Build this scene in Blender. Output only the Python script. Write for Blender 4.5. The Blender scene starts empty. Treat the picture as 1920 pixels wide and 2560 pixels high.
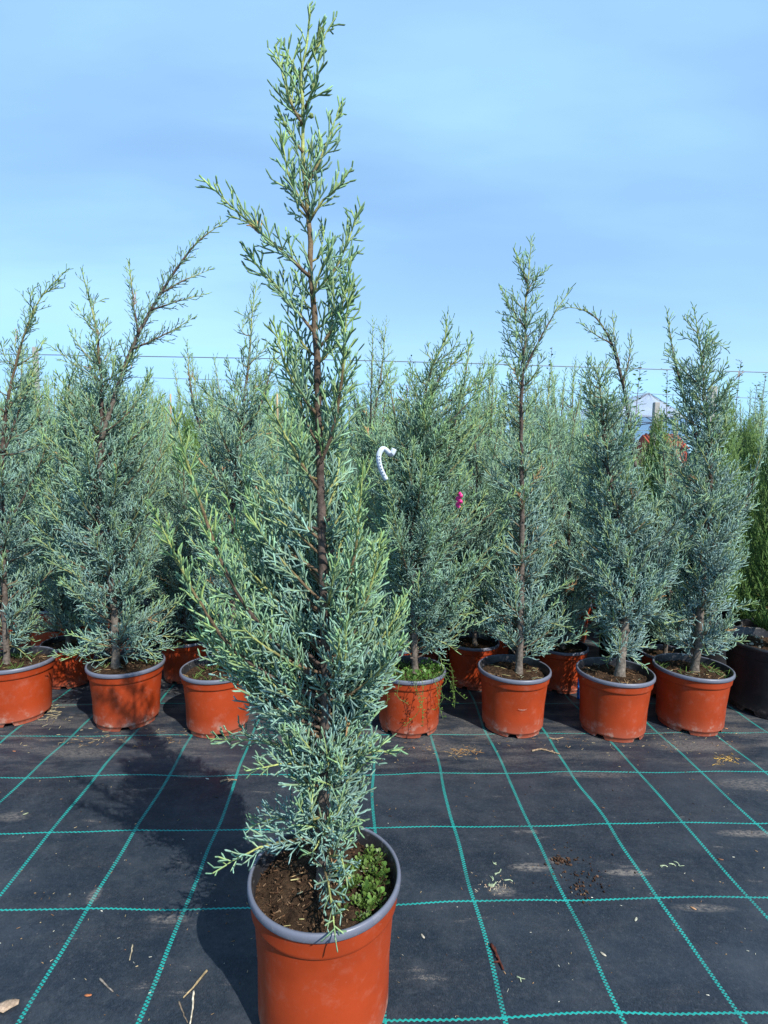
import bpy, math
import numpy as np
from mathutils import Matrix, Vector

S = bpy.context.scene
COL = S.collection
rng = np.random.default_rng(11)

# ------------------------------------------------------------------ camera
F, PITCH, ROLL, CH = 1350.0, 0.08722, 0.01829, 1.14215      # focal length in pixels of a 1920 x 2560 frame
cam_data = bpy.data.cameras.new('camera')
cam = bpy.data.objects.new('camera', cam_data)
COL.objects.link(cam)
cam_data.sensor_fit = 'VERTICAL'
cam_data.lens = F * 0.01
cam_data.sensor_height = 25.6
cam_data.sensor_width = 19.2
cam_data.clip_start = 0.02
cam_data.clip_end = 2000
cp, sp, cr, sr = math.cos(PITCH), math.sin(PITCH), math.cos(ROLL), math.sin(ROLL)
right = Vector((cr, sr * sp, sr * cp))
down = Vector((sr, -cr * sp, -cr * cp))
fwd = Vector((0, cp, -sp))
M = Matrix.Identity(4)
for i in range(3):
    M[i][0], M[i][1], M[i][2] = right[i], -down[i], -fwd[i]
M[2][3] = CH
cam.matrix_world = M
S.camera = cam
S.render.resolution_x, S.render.resolution_y = 768, 1024

# ------------------------------------------------------------------ light
SUN = Vector((0.62, -0.80, 1.0)).normalized()               # towards the sun, from the pot's shadow
SUN_EL = math.asin(SUN.z)
SUN_AZ = math.atan2(SUN.x, SUN.y)
sun_data = bpy.data.lights.new('sun', 'SUN')
sun_data.energy = 4.9
sun_data.angle = math.radians(0.5)
sun_data.color = (1.0, 0.955, 0.88)
sun = bpy.data.objects.new('sun', sun_data)
COL.objects.link(sun)
sun.rotation_euler = SUN.to_track_quat('Z', 'Y').to_euler()
sun.location = (3, -4, 6)

world = bpy.data.worlds.new('World')
S.world = world
world.use_nodes = True
S.view_settings.view_transform = 'Standard'
S.view_settings.look = 'None'
S.view_settings.gamma = 1
S.view_settings.exposure = 0.42
S.view_settings.use_curve_mapping = False


class NT:
    """small helper to write node graphs"""
    def __init__(self, tree):
        self.t = tree

    def n(self, kind, ins=None, **kw):
        nd = self.t.nodes.new(kind)
        for k, v in kw.items():
            setattr(nd, k, v)
        for k, v in (ins or {}).items():
            self.set(nd.inputs[k], v)
        return nd

    def set(self, sock, v):
        if isinstance(v, bpy.types.NodeSocket):
            self.t.links.new(v, sock)
        elif isinstance(v, bpy.types.Node):
            self.t.links.new(v.outputs[0], sock)
        else:
            if isinstance(v, (tuple, list)) and len(v) == 3 and sock.type == 'RGBA':
                v = (*v, 1)
            sock.default_value = v

    def m(self, op, a, b=None, c=None, clamp=False):
        nd = self.t.nodes.new('ShaderNodeMath')
        nd.operation = op
        nd.use_clamp = clamp
        for i, v in enumerate((a, b, c)):
            if v is not None:
                self.set(nd.inputs[i], v)
        return nd.outputs[0]

    def mix(self, fac, a, b, blend='MIX'):
        nd = self.t.nodes.new('ShaderNodeMix')
        nd.data_type = 'RGBA'
        nd.blend_type = blend
        self.set(nd.inputs[0], fac)
        self.set(nd.inputs[6], a)
        self.set(nd.inputs[7], b)
        return nd.outputs[2]

    def noise(self, vec, scale, detail=4, rough=0.55, **kw):
        nd = self.n('ShaderNodeTexNoise', {'Scale': scale, 'Detail': detail, 'Roughness': rough}, **kw)
        if vec is not None:
            self.set(nd.inputs['Vector'], vec)
        return nd.outputs['Fac']

    def ramp(self, fac, a, b, lo=0.0, hi=1.0):
        nd = self.n('ShaderNodeMapRange', {'From Min': a, 'From Max': b, 'To Min': lo, 'To Max': hi})
        nd.interpolation_type = 'SMOOTHSTEP'
        self.set(nd.inputs['Value'], fac)
        return nd.outputs[0]


# ---- sky: clear-air model with thin cirrus
wt = NT(world.node_tree)
world.node_tree.nodes.clear()
sky = wt.n('ShaderNodeTexSky', sky_type='NISHITA', sun_disc=False, sun_elevation=SUN_EL, sun_rotation=SUN_AZ,
           altitude=100, air_density=1.0, dust_density=0.0, ozone_density=1.2)
tc = wt.n('ShaderNodeTexCoord')
sep = wt.n('ShaderNodeSeparateXYZ', {0: tc.outputs['Generated']})
zz = wt.m('ADD', wt.m('MAXIMUM', sep.outputs[2], 0.0), 0.18)
px = wt.m('DIVIDE', sep.outputs[0], zz)
py = wt.m('DIVIDE', sep.outputs[1], zz)
pv = wt.n('ShaderNodeCombineXYZ', {0: px, 1: py, 2: 0.0})
mp = wt.n('ShaderNodeMapping', {'Vector': pv, 'Rotation': (0, 0, math.radians(38)), 'Scale': (0.55, 1.5, 1), 'Location': (1.9, 9.2, 0)})
c1 = wt.noise(mp, 0.75, 7, 0.5, noise_dimensions='2D')
c2 = wt.noise(wt.n('ShaderNodeMapping', {'Vector': pv, 'Location': (9.2, 1.9, 0)}), 0.45, 3, 0.5, noise_dimensions='2D')
cl = wt.m('MULTIPLY', wt.ramp(c1, 0.36, 0.80), wt.ramp(c2, 0.30, 0.68))
cl = wt.m('MULTIPLY', wt.m('ADD', wt.m('MULTIPLY', cl, 0.40), 0.34), wt.ramp(sep.outputs[2], 0.0, 0.12))
skyc = wt.n('ShaderNodeHueSaturation', {'Saturation': 1.12, 'Value': 1.0, 'Color': sky})
cap = wt.mix(1.0, skyc, (2.5, 4.7, 7.6), 'DARKEN')                # keeps the hazy horizon from burning out
skycol = wt.mix(cl, cap, (3.3, 5.8, 8.8))
bg = wt.n('ShaderNodeBackground', {'Color': skycol, 'Strength': 0.135})
wo = wt.n('ShaderNodeOutputWorld')
world.node_tree.links.new(bg.outputs[0], wo.inputs[0])

# ------------------------------------------------------------------ pixel -> place
K = 1920 / 1659.0                                           # tracing scale


def ray(px, py):
    dx, dy = px - 960.0, py - 1280.0
    a = dx * cr + dy * sr
    b = -dx * sr + dy * cr
    return np.array([a, F * cp - b * sp, -F * sp - b * cp])


def on_ground(px, py, z=0.0):
    d = ray(px, py)
    return np.array([0, 0, CH]) + d * ((z - CH) / d[2])


def on_plane(px, py, Y):
    d = ray(px, py)
    return np.array([0, 0, CH]) + d * (Y / d[1])


# ------------------------------------------------------------------ mesh helpers
def unit(v):
    return v / np.maximum(np.linalg.norm(v, axis=-1, keepdims=True), 1e-9)


class Geo:
    def __init__(self):
        self.v, self.f, self.c, self.n = [], [], [], 0

    def add(self, v, faces, c=None):
        v = np.asarray(v, float).reshape(-1, 3)
        if c is None:
            c = (0.5, 0.5, 0.5)
        c = np.broadcast_to(np.asarray(c, float), (len(v), 3)) if np.ndim(c) < 2 else np.asarray(c, float)
        for f in faces:
            f = np.asarray(f, np.int64)
            if len(f):
                self.f.append(f + self.n)
        self.v.append(v)
        self.c.append(c)
        self.n += len(v)

    def merge(self, o):
        for f in o.f:
            self.f.append(f + self.n)
        self.v += o.v
        self.c += o.c
        self.n += o.n

    def mesh(self, name, mat, smooth=True):
        me = bpy.data.meshes.new(name)
        V = np.concatenate(self.v)
        me.vertices.add(len(V))
        me.vertices.foreach_set('co', V.astype(np.float32).ravel())
        tot = np.concatenate([np.full(len(f), f.shape[1]) for f in self.f])
        lv = np.concatenate([f.ravel() for f in self.f])
        me.loops.add(len(lv))
        me.loops.foreach_set('vertex_index', lv.astype(np.int32))
        me.polygons.add(len(tot))
        st = np.concatenate([[0], np.cumsum(tot)[:-1]])
        me.polygons.foreach_set('loop_start', st.astype(np.int32))
        me.polygons.foreach_set('loop_total', tot.astype(np.int32))
        me.polygons.foreach_set('use_smooth', np.full(len(tot), smooth))
        at = me.attributes.new('Col', 'FLOAT_COLOR', 'POINT')
        C = np.concatenate(self.c)
        at.data.foreach_set('color', np.concatenate([C, np.ones((len(C), 1))], 1).astype(np.float32).ravel())
        me.update()
        me.validate()
        for m_ in (mat if isinstance(mat, (list, tuple)) else [mat]):
            me.materials.append(m_)
        return me


def link(name, data, parent=None):
    o = bpy.data.objects.new(name, data)
    COL.objects.link(o)
    if parent:
        o.parent = parent
    return o


def obj(name, geo, mat, parent=None, smooth=True):
    return link(name, geo.mesh(name, mat, smooth), parent)


def tag(o, label=None, cat=None, group=None, kind=None):
    for k, v in (('label', label), ('category', cat), ('group', group), ('kind', kind)):
        if v:
            o[k] = v
    return o


def thing(name, label, cat, loc, group=None, rz=0.0, sc=1.0):
    e = link(name, None)
    e.empty_display_size = 0.1
    e.location = loc
    e.rotation_euler = (0, 0, rz)
    e.scale = (sc, sc, sc)
    return tag(e, label, cat, group)


def copy_tree(o, parent=None):
    c = o.copy()
    COL.objects.link(c)
    if parent:
        c.parent = parent
    for ch in list(o.children):
        copy_tree(ch, c)
    return c


def frame_of(T):
    T = unit(T)
    ref = np.where(np.abs(T[..., 2:3]) > 0.9, np.array([1.0, 0, 0]), np.array([0, 0, 1.0]))
    A = unit(np.cross(T, ref))
    return A, np.cross(T, A)


def tube(geo, P, R, sides=6, col=(0.3, 0.2, 0.1), cap=True, rough=0.0):
    P = np.asarray(P, float)
    n = len(P)
    R = np.broadcast_to(np.asarray(R, float), (n,))
    T = np.gradient(P, axis=0)
    A = np.zeros_like(P)
    a, _ = frame_of(T[:1])
    A[0] = a[0]
    Tn = unit(T)
    for i in range(1, n):
        v = A[i - 1] - Tn[i] * (A[i - 1] @ Tn[i])
        A[i] = v / max(np.linalg.norm(v), 1e-9)
    B = np.cross(Tn, A)
    th = np.arange(sides) * 2 * math.pi / sides
    rr = R[:, None] * (1 + rough * rng.standard_normal((n, sides))) if rough else np.repeat(R[:, None], sides, 1)
    V = P[:, None, :] + rr[..., None] * (np.cos(th)[None, :, None] * A[:, None] + np.sin(th)[None, :, None] * B[:, None])
    i, j = np.meshgrid(np.arange(n - 1), np.arange(sides), indexing='ij')
    q = np.stack([i * sides + j, i * sides + (j + 1) % sides, (i + 1) * sides + (j + 1) % sides, (i + 1) * sides + j], -1).reshape(-1, 4)
    faces = [q]
    if cap:
        faces.append(np.arange(sides)[::-1][None])
        faces.append(((n - 1) * sides + np.arange(sides))[None])
    c = np.asarray(col, float)
    if c.ndim == 2:
        c = np.repeat(c, sides, 0)
    geo.add(V, faces, c)


def sticks(geo, P, D, L, r, C, col, tipcol=None, lite=False):
    """many small round-ended twiglets at once: base ring, mid ring, tip"""
    n = len(P)
    if n == 0:
        return
    L = np.broadcast_to(L, (n,))[:, None]
    r = np.broadcast_to(r, (n,))[:, None]
    A, B = frame_of(D)
    V = []
    rings = ((0.0, 1.0),) if lite else ((0.0, 0.85), (0.80, 1.0))
    for t, k in rings:
        c = P + D * L * t + C * t * t
        for a in (0.3, 0.3 + 2.094, 0.3 + 4.189):
            V.append(c + r * k * (math.cos(a) * A + math.sin(a) * B))
    V.append(P + D * L + C)
    m_ = len(V)
    V = np.stack(V, 1).reshape(-1, 3)
    o = (np.arange(n) * m_)[:, None]
    if lite:
        F3 = np.concatenate([o + np.array([[k, (k + 1) % 3, 3]]) for k in range(3)])
        faces = [F3]
    else:
        F4 = np.concatenate([o + np.array([[k, (k + 1) % 3, 3 + (k + 1) % 3, 3 + k]]) for k in range(3)])
        F3 = np.concatenate([o + np.array([[3 + k, 3 + (k + 1) % 3, 6]]) for k in range(3)])
        faces = [F4, F3]
    col = np.broadcast_to(col, (n, 3))
    tip = col if tipcol is None else np.broadcast_to(tipcol, (n, 3))
    cc = np.stack([col] * (m_ - 1) + [tip], 1).reshape(-1, 3)
    geo.add(V, faces, cc)


# ------------------------------------------------------------------ materials
def mat(name):
    m_ = bpy.data.materials.new(name)
    m_.use_nodes = True
    t = NT(m_.node_tree)
    return m_, t, m_.node_tree.nodes['Principled BSDF']


def bump(t, bs, h, strength=0.3, dist=0.002):
    b = t.n('ShaderNodeBump', {'Strength': strength, 'Distance': dist, 'Height': h})
    t.set(bs.inputs['Normal'], b.outputs[0])


def col_mat(name, rough=0.6, spec=0.3, nscale=40, namp=0.35, bmp=0.0, bscale=200, trans=0.0):
    m_, t, bs = mat(name)
    at = t.n('ShaderNodeAttribute', attribute_name='Col')
    co = t.n('ShaderNodeTexCoord').outputs['Object']
    nz = t.noise(co, nscale, 3)
    k = t.ramp(nz, 0.25, 0.75, 1 - namp, 1 + namp)
    mul = t.n('ShaderNodeVectorMath', {0: at.outputs['Color'], 1: (1, 1, 1)}, operation='SCALE')
    t.set(mul.inputs['Scale'], k)
    t.set(bs.inputs['Base Color'], mul.outputs[0])
    bs.inputs['Roughness'].default_value = rough
    bs.inputs['Specular IOR Level'].default_value = spec
    if trans:
        tr = t.n('ShaderNodeBsdfTranslucent', {'Color': mul.outputs[0]})
        mx = t.n('ShaderNodeMixShader', {0: trans, 1: bs.outputs[0], 2: tr.outputs[0]})
        t.set(m_.node_tree.nodes['Material Output'].inputs[0], mx.outputs[0])
    if bmp:
        bump(t, bs, t.noise(co, bscale, 4), bmp, 0.002)
    return m_


M_FOL = col_mat('cypress_foliage', 0.55, 0.35, 9, 0.18)
M_BARK = col_mat('cypress_bark', 0.8, 0.2, 90, 0.45, 0.8, 260)
M_LEAF = col_mat('soft_leaf', 0.45, 0.4, 60, 0.2, trans=0.3)
M_SOILBIT = col_mat('litter', 0.85, 0.15, 150, 0.4)
M_PAINTED = col_mat('plain_matter', 0.6, 0.3, 30, 0.12)


def pot_mat(name, base, black=False):
    m_, t, bs = mat(name)
    co = t.n('ShaderNodeTexCoord').outputs['Object']
    sp_ = t.n('ShaderNodeSeparateXYZ', {0: co})
    info = t.n('ShaderNodeObjectInfo')
    off = t.n('ShaderNodeVectorMath', {0: co, 1: info.outputs['Location']}, operation='ADD').outputs[0]
    big = t.noise(off, 7, 4)
    fine = t.noise(off, 160, 3)
    c = t.mix(t.ramp(big, 0.3, 0.7), tuple(x * 0.86 for x in base), tuple(min(1, x * 1.12) for x in base))
    # dust film: heavier near the ground and in drifting patches
    lowd = t.ramp(sp_.outputs[2], 0.0, 0.085, 1.0, 0.0)
    patch = t.ramp(t.noise(off, 24, 6, 0.7), 0.50, 0.72)
    dust = t.m('MULTIPLY', t.m('ADD', t.m('MULTIPLY', lowd, 0.75), 0.10), patch)
    dust = t.m('ADD', dust, t.m('MULTIPLY', lowd, 0.13))
    st = t.n('ShaderNodeMapping', {'Vector': off, 'Scale': (40, 40, 260)})
    scuff = t.ramp(t.noise(st, 1.0, 4, 0.6), 0.69, 0.78, 0, 0.35)
    dust = t.m('MAXIMUM', dust, scuff)
    speck = t.ramp(fine, 0.70, 0.78, 0, 0.14)
    dust = t.m('MAXIMUM', dust, speck, clamp=True)
    if black:
        dust = t.m('MULTIPLY', dust, 0.35)
    c = t.mix(dust, c, (0.46, 0.34, 0.27))
    t.set(bs.inputs['Base Color'], c)
    t.set(bs.inputs['Roughness'], t.ramp(big, 0.2, 0.8, 0.42, 0.58))
    bs.inputs['Specular IOR Level'].default_value = 0.26
    bump(t, bs, t.noise(off, 90, 4), 0.10, 0.002)
    return m_


M_POT = pot_mat('terracotta_plastic', (0.325, 0.042, 0.0095))
M_POTB = pot_mat('black_plastic', (0.014, 0.014, 0.016), True)


def rim_mat():
    m_, t, bs = mat('grey_pot_rim')
    co = t.n('ShaderNodeTexCoord').outputs['Object']
    at = t.n('ShaderNodeAttribute', attribute_name='Col')
    nz = t.noise(co, 60, 5, 0.65)
    c = t.mix(t.ramp(nz, 0.55, 0.75, 0, 0.4), at.outputs['Color'], (0.30, 0.28, 0.27))
    t.set(bs.inputs['Base Color'], c)
    bs.inputs['Roughness'].default_value = 0.38
    bump(t, bs, t.noise(co, 120, 3), 0.12, 0.002)
    return m_


M_RIM = rim_mat()


def soil_mat():
    m_, t, bs = mat('potting_soil')
    co = t.n('ShaderNodeTexCoord').outputs['Object']
    a = t.noise(co, 45, 6, 0.7)
    b = t.noise(co, 260, 4, 0.7)
    c = t.mix(t.ramp(a, 0.3, 0.7), (0.020, 0.012, 0.008), (0.095, 0.058, 0.034))
    c = t.mix(t.ramp(b, 0.62, 0.75), c, (0.19, 0.125, 0.075))
    t.set(bs.inputs['Base Color'], c)
    bs.inputs['Roughness'].default_value = 0.95
    bs.inputs['Specular IOR Level'].default_value = 0.1
    bump(t, bs, t.m('ADD', a, t.m('MULTIPLY', b, 0.6)), 1.0, 0.012)
    return m_


M_SOIL = soil_mat()
GX, GY, GYAW, GW, GD = -0.02114, 1.91327, 0.046, 0.25, 0.29716


STAINS = []
for (px_, py_, ax_, ay_, st_) in ((1325, 2166, 0.075, 0.022, 0.8), (1395, 2150, 0.04, 0.02, 0.6), (1568, 2181, 0.085, 0.016, 0.95), (1880, 2082, 0.14, 0.022, 0.75), (1255, 2226, 0.045, 0.025, 0.7),
                               (1760, 2268, 0.10, 0.016, 0.6), (480, 1935, 0.07, 0.03, 0.55), (200, 1880, 0.22, 0.05, 0.5), (420, 2292, 0.07, 0.018, 0.55), (1740, 1862, 0.26, 0.06, 0.55),
                               (1130, 1868, 0.18, 0.05, 0.45), (1480, 1935, 0.20, 0.03, 0.4), (1900, 1960, 0.22, 0.05, 0.5), (30, 2040, 0.07, 0.03, 0.5), (235, 2235, 0.02, 0.035, 0.7), (1060, 1845, 0.12, 0.04, 0.45)):
    p_ = on_ground(px_, py_)
    STAINS.append((float(p_[0]), float(p_[1]), ax_, ay_, st_))


def fabric_mat():
    m_, t, bs = mat('woven_ground_cover')
    co = t.n('ShaderNodeTexCoord').outputs['Object']
    mp_ = t.n('ShaderNodeMapping', {'Vector': co, 'Location': (GX, GY, 0), 'Rotation': (0, 0, GYAW)}, vector_type='TEXTURE')
    g = mp_.outputs[0]
    s0 = t.n('ShaderNodeSeparateXYZ', {0: g})
    w1 = t.n('ShaderNodeTexNoise', {'Vector': g, 'Scale': 2.3, 'Detail': 1.0})
    ws = t.n('ShaderNodeSeparateXYZ', {0: w1.outputs['Color']})
    x = t.m('ADD', s0.outputs[0], t.m('MULTIPLY', t.m('SUBTRACT', ws.outputs[0], 0.5), 0.044))
    y = t.m('ADD', s0.outputs[1], t.m('MULTIPLY', t.m('SUBTRACT', ws.outputs[1], 0.5), 0.040))

    def dist(c, cell):
        u = t.m('ADD', t.m('DIVIDE', c, cell), 0.5)
        return t.m('MULTIPLY', t.m('SUBTRACT', t.m('FRACT', u), 0.5), cell)

    dx = dist(x, GW)
    dy = dist(y, GD)
    adx = t.m('ABSOLUTE', dx)
    # warp threads: a band of two stitched strands
    side = t.m('SIGN', dx)
    lad = t.m('SINE', t.m('ADD', t.m('MULTIPLY', y, 2 * math.pi / 0.0078), t.m('MULTIPLY', side, 1.3)))
    lad = t.ramp(lad, -0.5, 0.2, 0.06, 1.0)
    vl = t.m('MULTIPLY', t.ramp(adx, 0.0042, 0.0056, 1, 0), lad)
    # weft threads: one wavy strand
    zig = t.m('MULTIPLY', t.m('SINE', t.m('MULTIPLY', x, 2 * math.pi / 0.0125)), 0.0013)
    hl = t.ramp(t.m('ABSOLUTE', t.m('ADD', dy, zig)), 0.0018, 0.0028, 1, 0)
    wear = t.ramp(t.noise(g, 9, 3), 0.25, 0.6, 0.55, 1.0)
    line = t.m('MULTIPLY', t.m('MAXIMUM', vl, hl), wear)
    # fabric
    fine = t.noise(t.n('ShaderNodeMapping', {'Vector': g, 'Scale': (420, 160, 1)}), 1.0, 2)
    mid = t.noise(g, 14, 6, 0.7)
    big = t.noise(t.n('ShaderNodeMapping', {'Vector': g, 'Scale': (0.8, 2.2, 1)}), 1.5, 5, 0.6)
    c = t.mix(t.ramp(fine, 0.3, 0.7), (0.0048, 0.0088, 0.0150), (0.0150, 0.0235, 0.0365))
    c = t.mix(t.m('MULTIPLY', t.ramp(big, 0.42, 0.75), 0.55), c, (0.038, 0.049, 0.063))
    mott = t.noise(g, 7.5, 11, 0.78)
    c = t.mix(t.m('MULTIPLY', t.ramp(mott, 0.44, 0.66), 0.50), c, (0.042, 0.050, 0.061))
    c = t.mix(t.m('MULTIPLY', t.ramp(t.noise(g, 95, 5, 0.8), 0.50, 0.68), 0.40), c, (0.058, 0.066, 0.078))
    # dry dust, thicker by the pots where watering spills
    near = t.ramp(s0.outputs[1], -0.15, 0.30, 0.10, 1.0)
    streak = t.noise(t.n('ShaderNodeMapping', {'Vector': g, 'Scale': (2.5, 11, 1), 'Location': (3.1, 0.7, 0)}), 1.3, 8, 0.72)
    d1 = t.m('MULTIPLY', t.ramp(streak, 0.42, 0.64), near)
    d2 = t.m('MULTIPLY', t.ramp(streak, 0.60, 0.70), 0.85)
    gr = t.ramp(t.noise(g, 330, 3, 0.8), 0.42, 0.62)
    dust = t.m('MULTIPLY', t.m('MAXIMUM', t.m('MULTIPLY', d1, 0.75), d2, clamp=True), t.m('ADD', t.m('MULTIPLY', gr, 0.75), 0.12), clamp=True)
    speck = t.m('MULTIPLY', t.ramp(t.noise(g, 210, 2, 0.6), 0.715, 0.76), t.ramp(mid, 0.42, 0.62, 0.1, 0.8))
    dust = t.m('MAXIMUM', dust, speck)
    c = t.mix(line, c, (0.009, 0.31, 0.27))
    # dried-up lime and mud marks left by spilled water
    gr2 = t.ramp(t.noise(t.n('ShaderNodeMapping', {'Vector': co, 'Scale': (60, 130, 1)}), 1.0, 8, 0.8), 0.38, 0.62)
    so_ = t.n('ShaderNodeSeparateXYZ', {0: co})
    mark = None
    for (mx_, my_, ax_, ay_, st_) in STAINS:
        ex_ = t.m('DIVIDE', t.m('SUBTRACT', so_.outputs[0], mx_), ax_)
        ey_ = t.m('DIVIDE', t.m('SUBTRACT', so_.outputs[1], my_), ay_)
        rr_ = t.m('ADD', t.m('MULTIPLY', ex_, ex_), t.m('MULTIPLY', ey_, ey_))
        e_ = t.m('MULTIPLY', t.ramp(rr_, 0.0, 1.0, 1, 0), st_)
        mark = e_ if mark is None else t.m('MAXIMUM', mark, e_)
    dust = t.m('MAXIMUM', dust, t.m('MULTIPLY', mark, gr2), clamp=True)
    c = t.mix(dust, c, (0.235, 0.205, 0.175))
    t.set(bs.inputs['Base Color'], c)
    t.set(bs.inputs['Roughness'], t.ramp(mid, 0.3, 0.7, 0.50, 0.68))
    bs.inputs['Specular IOR Level'].default_value = 0.4
    h = t.m('ADD', t.m('MULTIPLY', fine, 0.5), t.m('MULTIPLY', line, 0.9))
    h = t.m('ADD', h, t.m('MULTIPLY', mid, 0.9))
    bump(t, bs, h, 0.55, 0.0016)
    return m_


M_FAB = fabric_mat()


def poly_mat():
    m_, t, bs = mat('polythene_sheet')
    co = t.n('ShaderNodeTexCoord').outputs['Object']
    nz = t.noise(t.n('ShaderNodeMapping', {'Vector': co, 'Scale': (3, 3, 0.6)}), 1.0, 4)
    t.set(bs.inputs['Base Color'], t.mix(nz, (0.52, 0.58, 0.68), (0.70, 0.75, 0.82)))
    bs.inputs['Roughness'].default_value = 0.35
    tr = t.n('ShaderNodeBsdfTransparent', {'Color': (0.85, 0.90, 1.0)})
    mx = t.n('ShaderNodeMixShader', {0: 0.45, 1: bs.outputs[0], 2: tr.outputs[0]})
    t.set(m_.node_tree.nodes['Material Output'].inputs[0], mx.outputs[0])
    return m_


M_POLY = poly_mat()


def flat_mat(name, c, rough=0.5, metal=0.0, nscale=30, amp=0.25, bscale=None):
    m_, t, bs = mat(name)
    co = t.n('ShaderNodeTexCoord').outputs['Object']
    nz = t.noise(co, nscale, 4)
    t.set(bs.inputs['Base Color'], t.mix(nz, tuple(x * (1 - amp) for x in c), tuple(min(1, x * (1 + amp)) for x in c)))
    bs.inputs['Roughness'].default_value = rough
    bs.inputs['Metallic'].default_value = metal
    if bscale:
        bump(t, bs, t.noise(co, bscale, 4), 0.4, 0.004)
    return m_


M_WIRE = flat_mat('galvanised_wire', (0.16, 0.17, 0.19), 0.5, 0.3)
M_CONC = flat_mat('concrete_post', (0.36, 0.34, 0.31), 0.9, 0, 25, 0.2, 80)
M_CANE = flat_mat('bamboo_cane', (0.42, 0.30, 0.16), 0.6, 0, 40, 0.3)
M_BLUE = flat_mat('blue_plastic', (0.015, 0.16, 0.55), 0.3, 0, 60, 0.35)
M_PINK = flat_mat('pink_ribbon', (0.75, 0.03, 0.22), 0.25, 0, 120, 0.3)
M_TAPE = flat_mat('white_tape', (0.62, 0.68, 0.76), 0.35, 0, 140, 0.15)
M_INK = flat_mat('dark_print', (0.08, 0.12, 0.18), 0.5)
M_BRICK = flat_mat('red_brickwork', (0.36, 0.065, 0.035), 0.85, 0, 9, 0.35, 40)
M_STEEL = flat_mat('steel_frame', (0.22, 0.24, 0.28), 0.5, 0.5)

# ------------------------------------------------------------------ ground


def axis(lo, hi, step, far, grow=1.35):
    a = list(np.arange(lo, hi + 1e-6, step))
    s = step
    while a[-1] < far:
        s *= grow
        a.append(a[-1] + s)
    s = step
    b = [lo]
    while b[-1] > -far:
        s *= grow
        b.append(b[-1] - s)
    return np.array(b[1:][::-1] + a)


def wrinkle(x, y):
    n = 0.5 * np.sin(3.1 * x + 1.7 * np.sin(2.2 * y + 0.4)) + 0.5 * np.sin(4.3 * y + 1.3 * np.sin(2.7 * x + 1.0))
    n = n + 0.45 * np.sin(11 * x + 3.3 * y + 2 * np.sin(5 * y)) + 0.35 * np.sin(17 * y - 4 * x + 2 * np.sin(7 * x + 1))
    return (n - 1.8) / 3.6 * 0.0065


gx_, gy_ = axis(-2.6, 2.6, 0.03, 700), axis(0.5, 4.0, 0.03, 700)
XX, YY = np.meshgrid(gx_, gy_, indexing='xy')
ZZ = np.where((np.abs(XX) < 8) & (YY > -3) & (YY < 12), wrinkle(XX, YY), -0.006)
g = Geo()
nx, ny = len(gx_), len(gy_)
i, j = np.meshgrid(np.arange(ny - 1), np.arange(nx - 1), indexing='ij')
g.add(np.stack([XX, YY, ZZ], -1), [np.stack([i * nx + j, i * nx + j + 1, (i + 1) * nx + j + 1, (i + 1) * nx + j], -1).reshape(-1, 4)])
tag(obj('ground', g, M_FAB), 'black woven ground cover fabric with teal grid threads', kind='structure')

# ------------------------------------------------------------------ cypress growth
GLAUC = np.array([0.215, 0.370, 0.325])
BLUEG = np.array([0.27, 0.41, 0.42])
FRESH = np.array([0.205, 0.365, 0.140])
YELLO = np.array([0.36, 0.42, 0.10])
DRYC = np.array([0.45, 0.26, 0.12])


def wood_col(r):
    r = np.asarray(r, float)
    stops = [0.0008, 0.0024, 0.0034, 0.0052, 0.009, 0.016]
    cols = np.array([[0.27, 0.37, 0.13], [0.34, 0.36, 0.12], [0.165, 0.115, 0.065], [0.080, 0.056, 0.046], [0.108, 0.086, 0.072], [0.160, 0.137, 0.112]])
    return np.stack([np.interp(r, stops, cols[:, k]) for k in range(3)], -1)


def resample(P, step):
    P = np.asarray(P, float)
    if len(P) > 2:                                            # rounded through the traced points
        t = np.arange(len(P))
        tt = np.linspace(0, len(P) - 1, len(P) * 8)
        Tm = np.gradient(P, axis=0)
        k = np.minimum(tt.astype(int), len(P) - 2)
        u = (tt - k)[:, None]
        P = (2 * u**3 - 3 * u**2 + 1) * P[k] + (u**3 - 2 * u**2 + u) * Tm[k] + (-2 * u**3 + 3 * u**2) * P[k + 1] + (u**3 - u**2) * Tm[k + 1]
    s = np.concatenate([[0], np.cumsum(np.linalg.norm(np.diff(P, axis=0), axis=1))])
    n = max(3, int(s[-1] / step) + 1)
    q = np.linspace(0, s[-1], n)
    return np.stack([np.interp(q, s, P[:, k]) for k in range(3)], 1), s[-1]


def side_dirs(T, amin, amax, up, phase=None):
    n = len(T)
    A, B = frame_of(T)
    ph = (np.arange(n) * 2.399 if phase is None else phase) + rng.normal(0, 0.45, n)
    al = rng.uniform(amin, amax, n)[:, None]
    ph = ph[:, None]
    d = np.cos(al) * unit(T) + np.sin(al) * (np.cos(ph) * A + np.sin(ph) * B)
    d = d + np.array([0, 0, up])
    return unit(d)


def kids(P, D, C, L, spacing, t0=0.08):
    m_ = np.maximum(1, (L * (1 - t0) / spacing).astype(int))
    idx = np.repeat(np.arange(len(P)), m_)
    k = np.arange(len(idx)) - np.repeat(np.cumsum(m_) - m_, m_)
    t = t0 + (1 - t0) * (k + rng.uniform(0.2, 0.8, len(k))) / m_[idx]
    pos = P[idx] + D[idx] * (L[idx] * t)[:, None] + C[idx] * (t * t)[:, None]
    tan = unit(D[idx] * L[idx][:, None] + 2 * C[idx] * t[:, None])
    return idx, k, t, pos, tan


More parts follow.
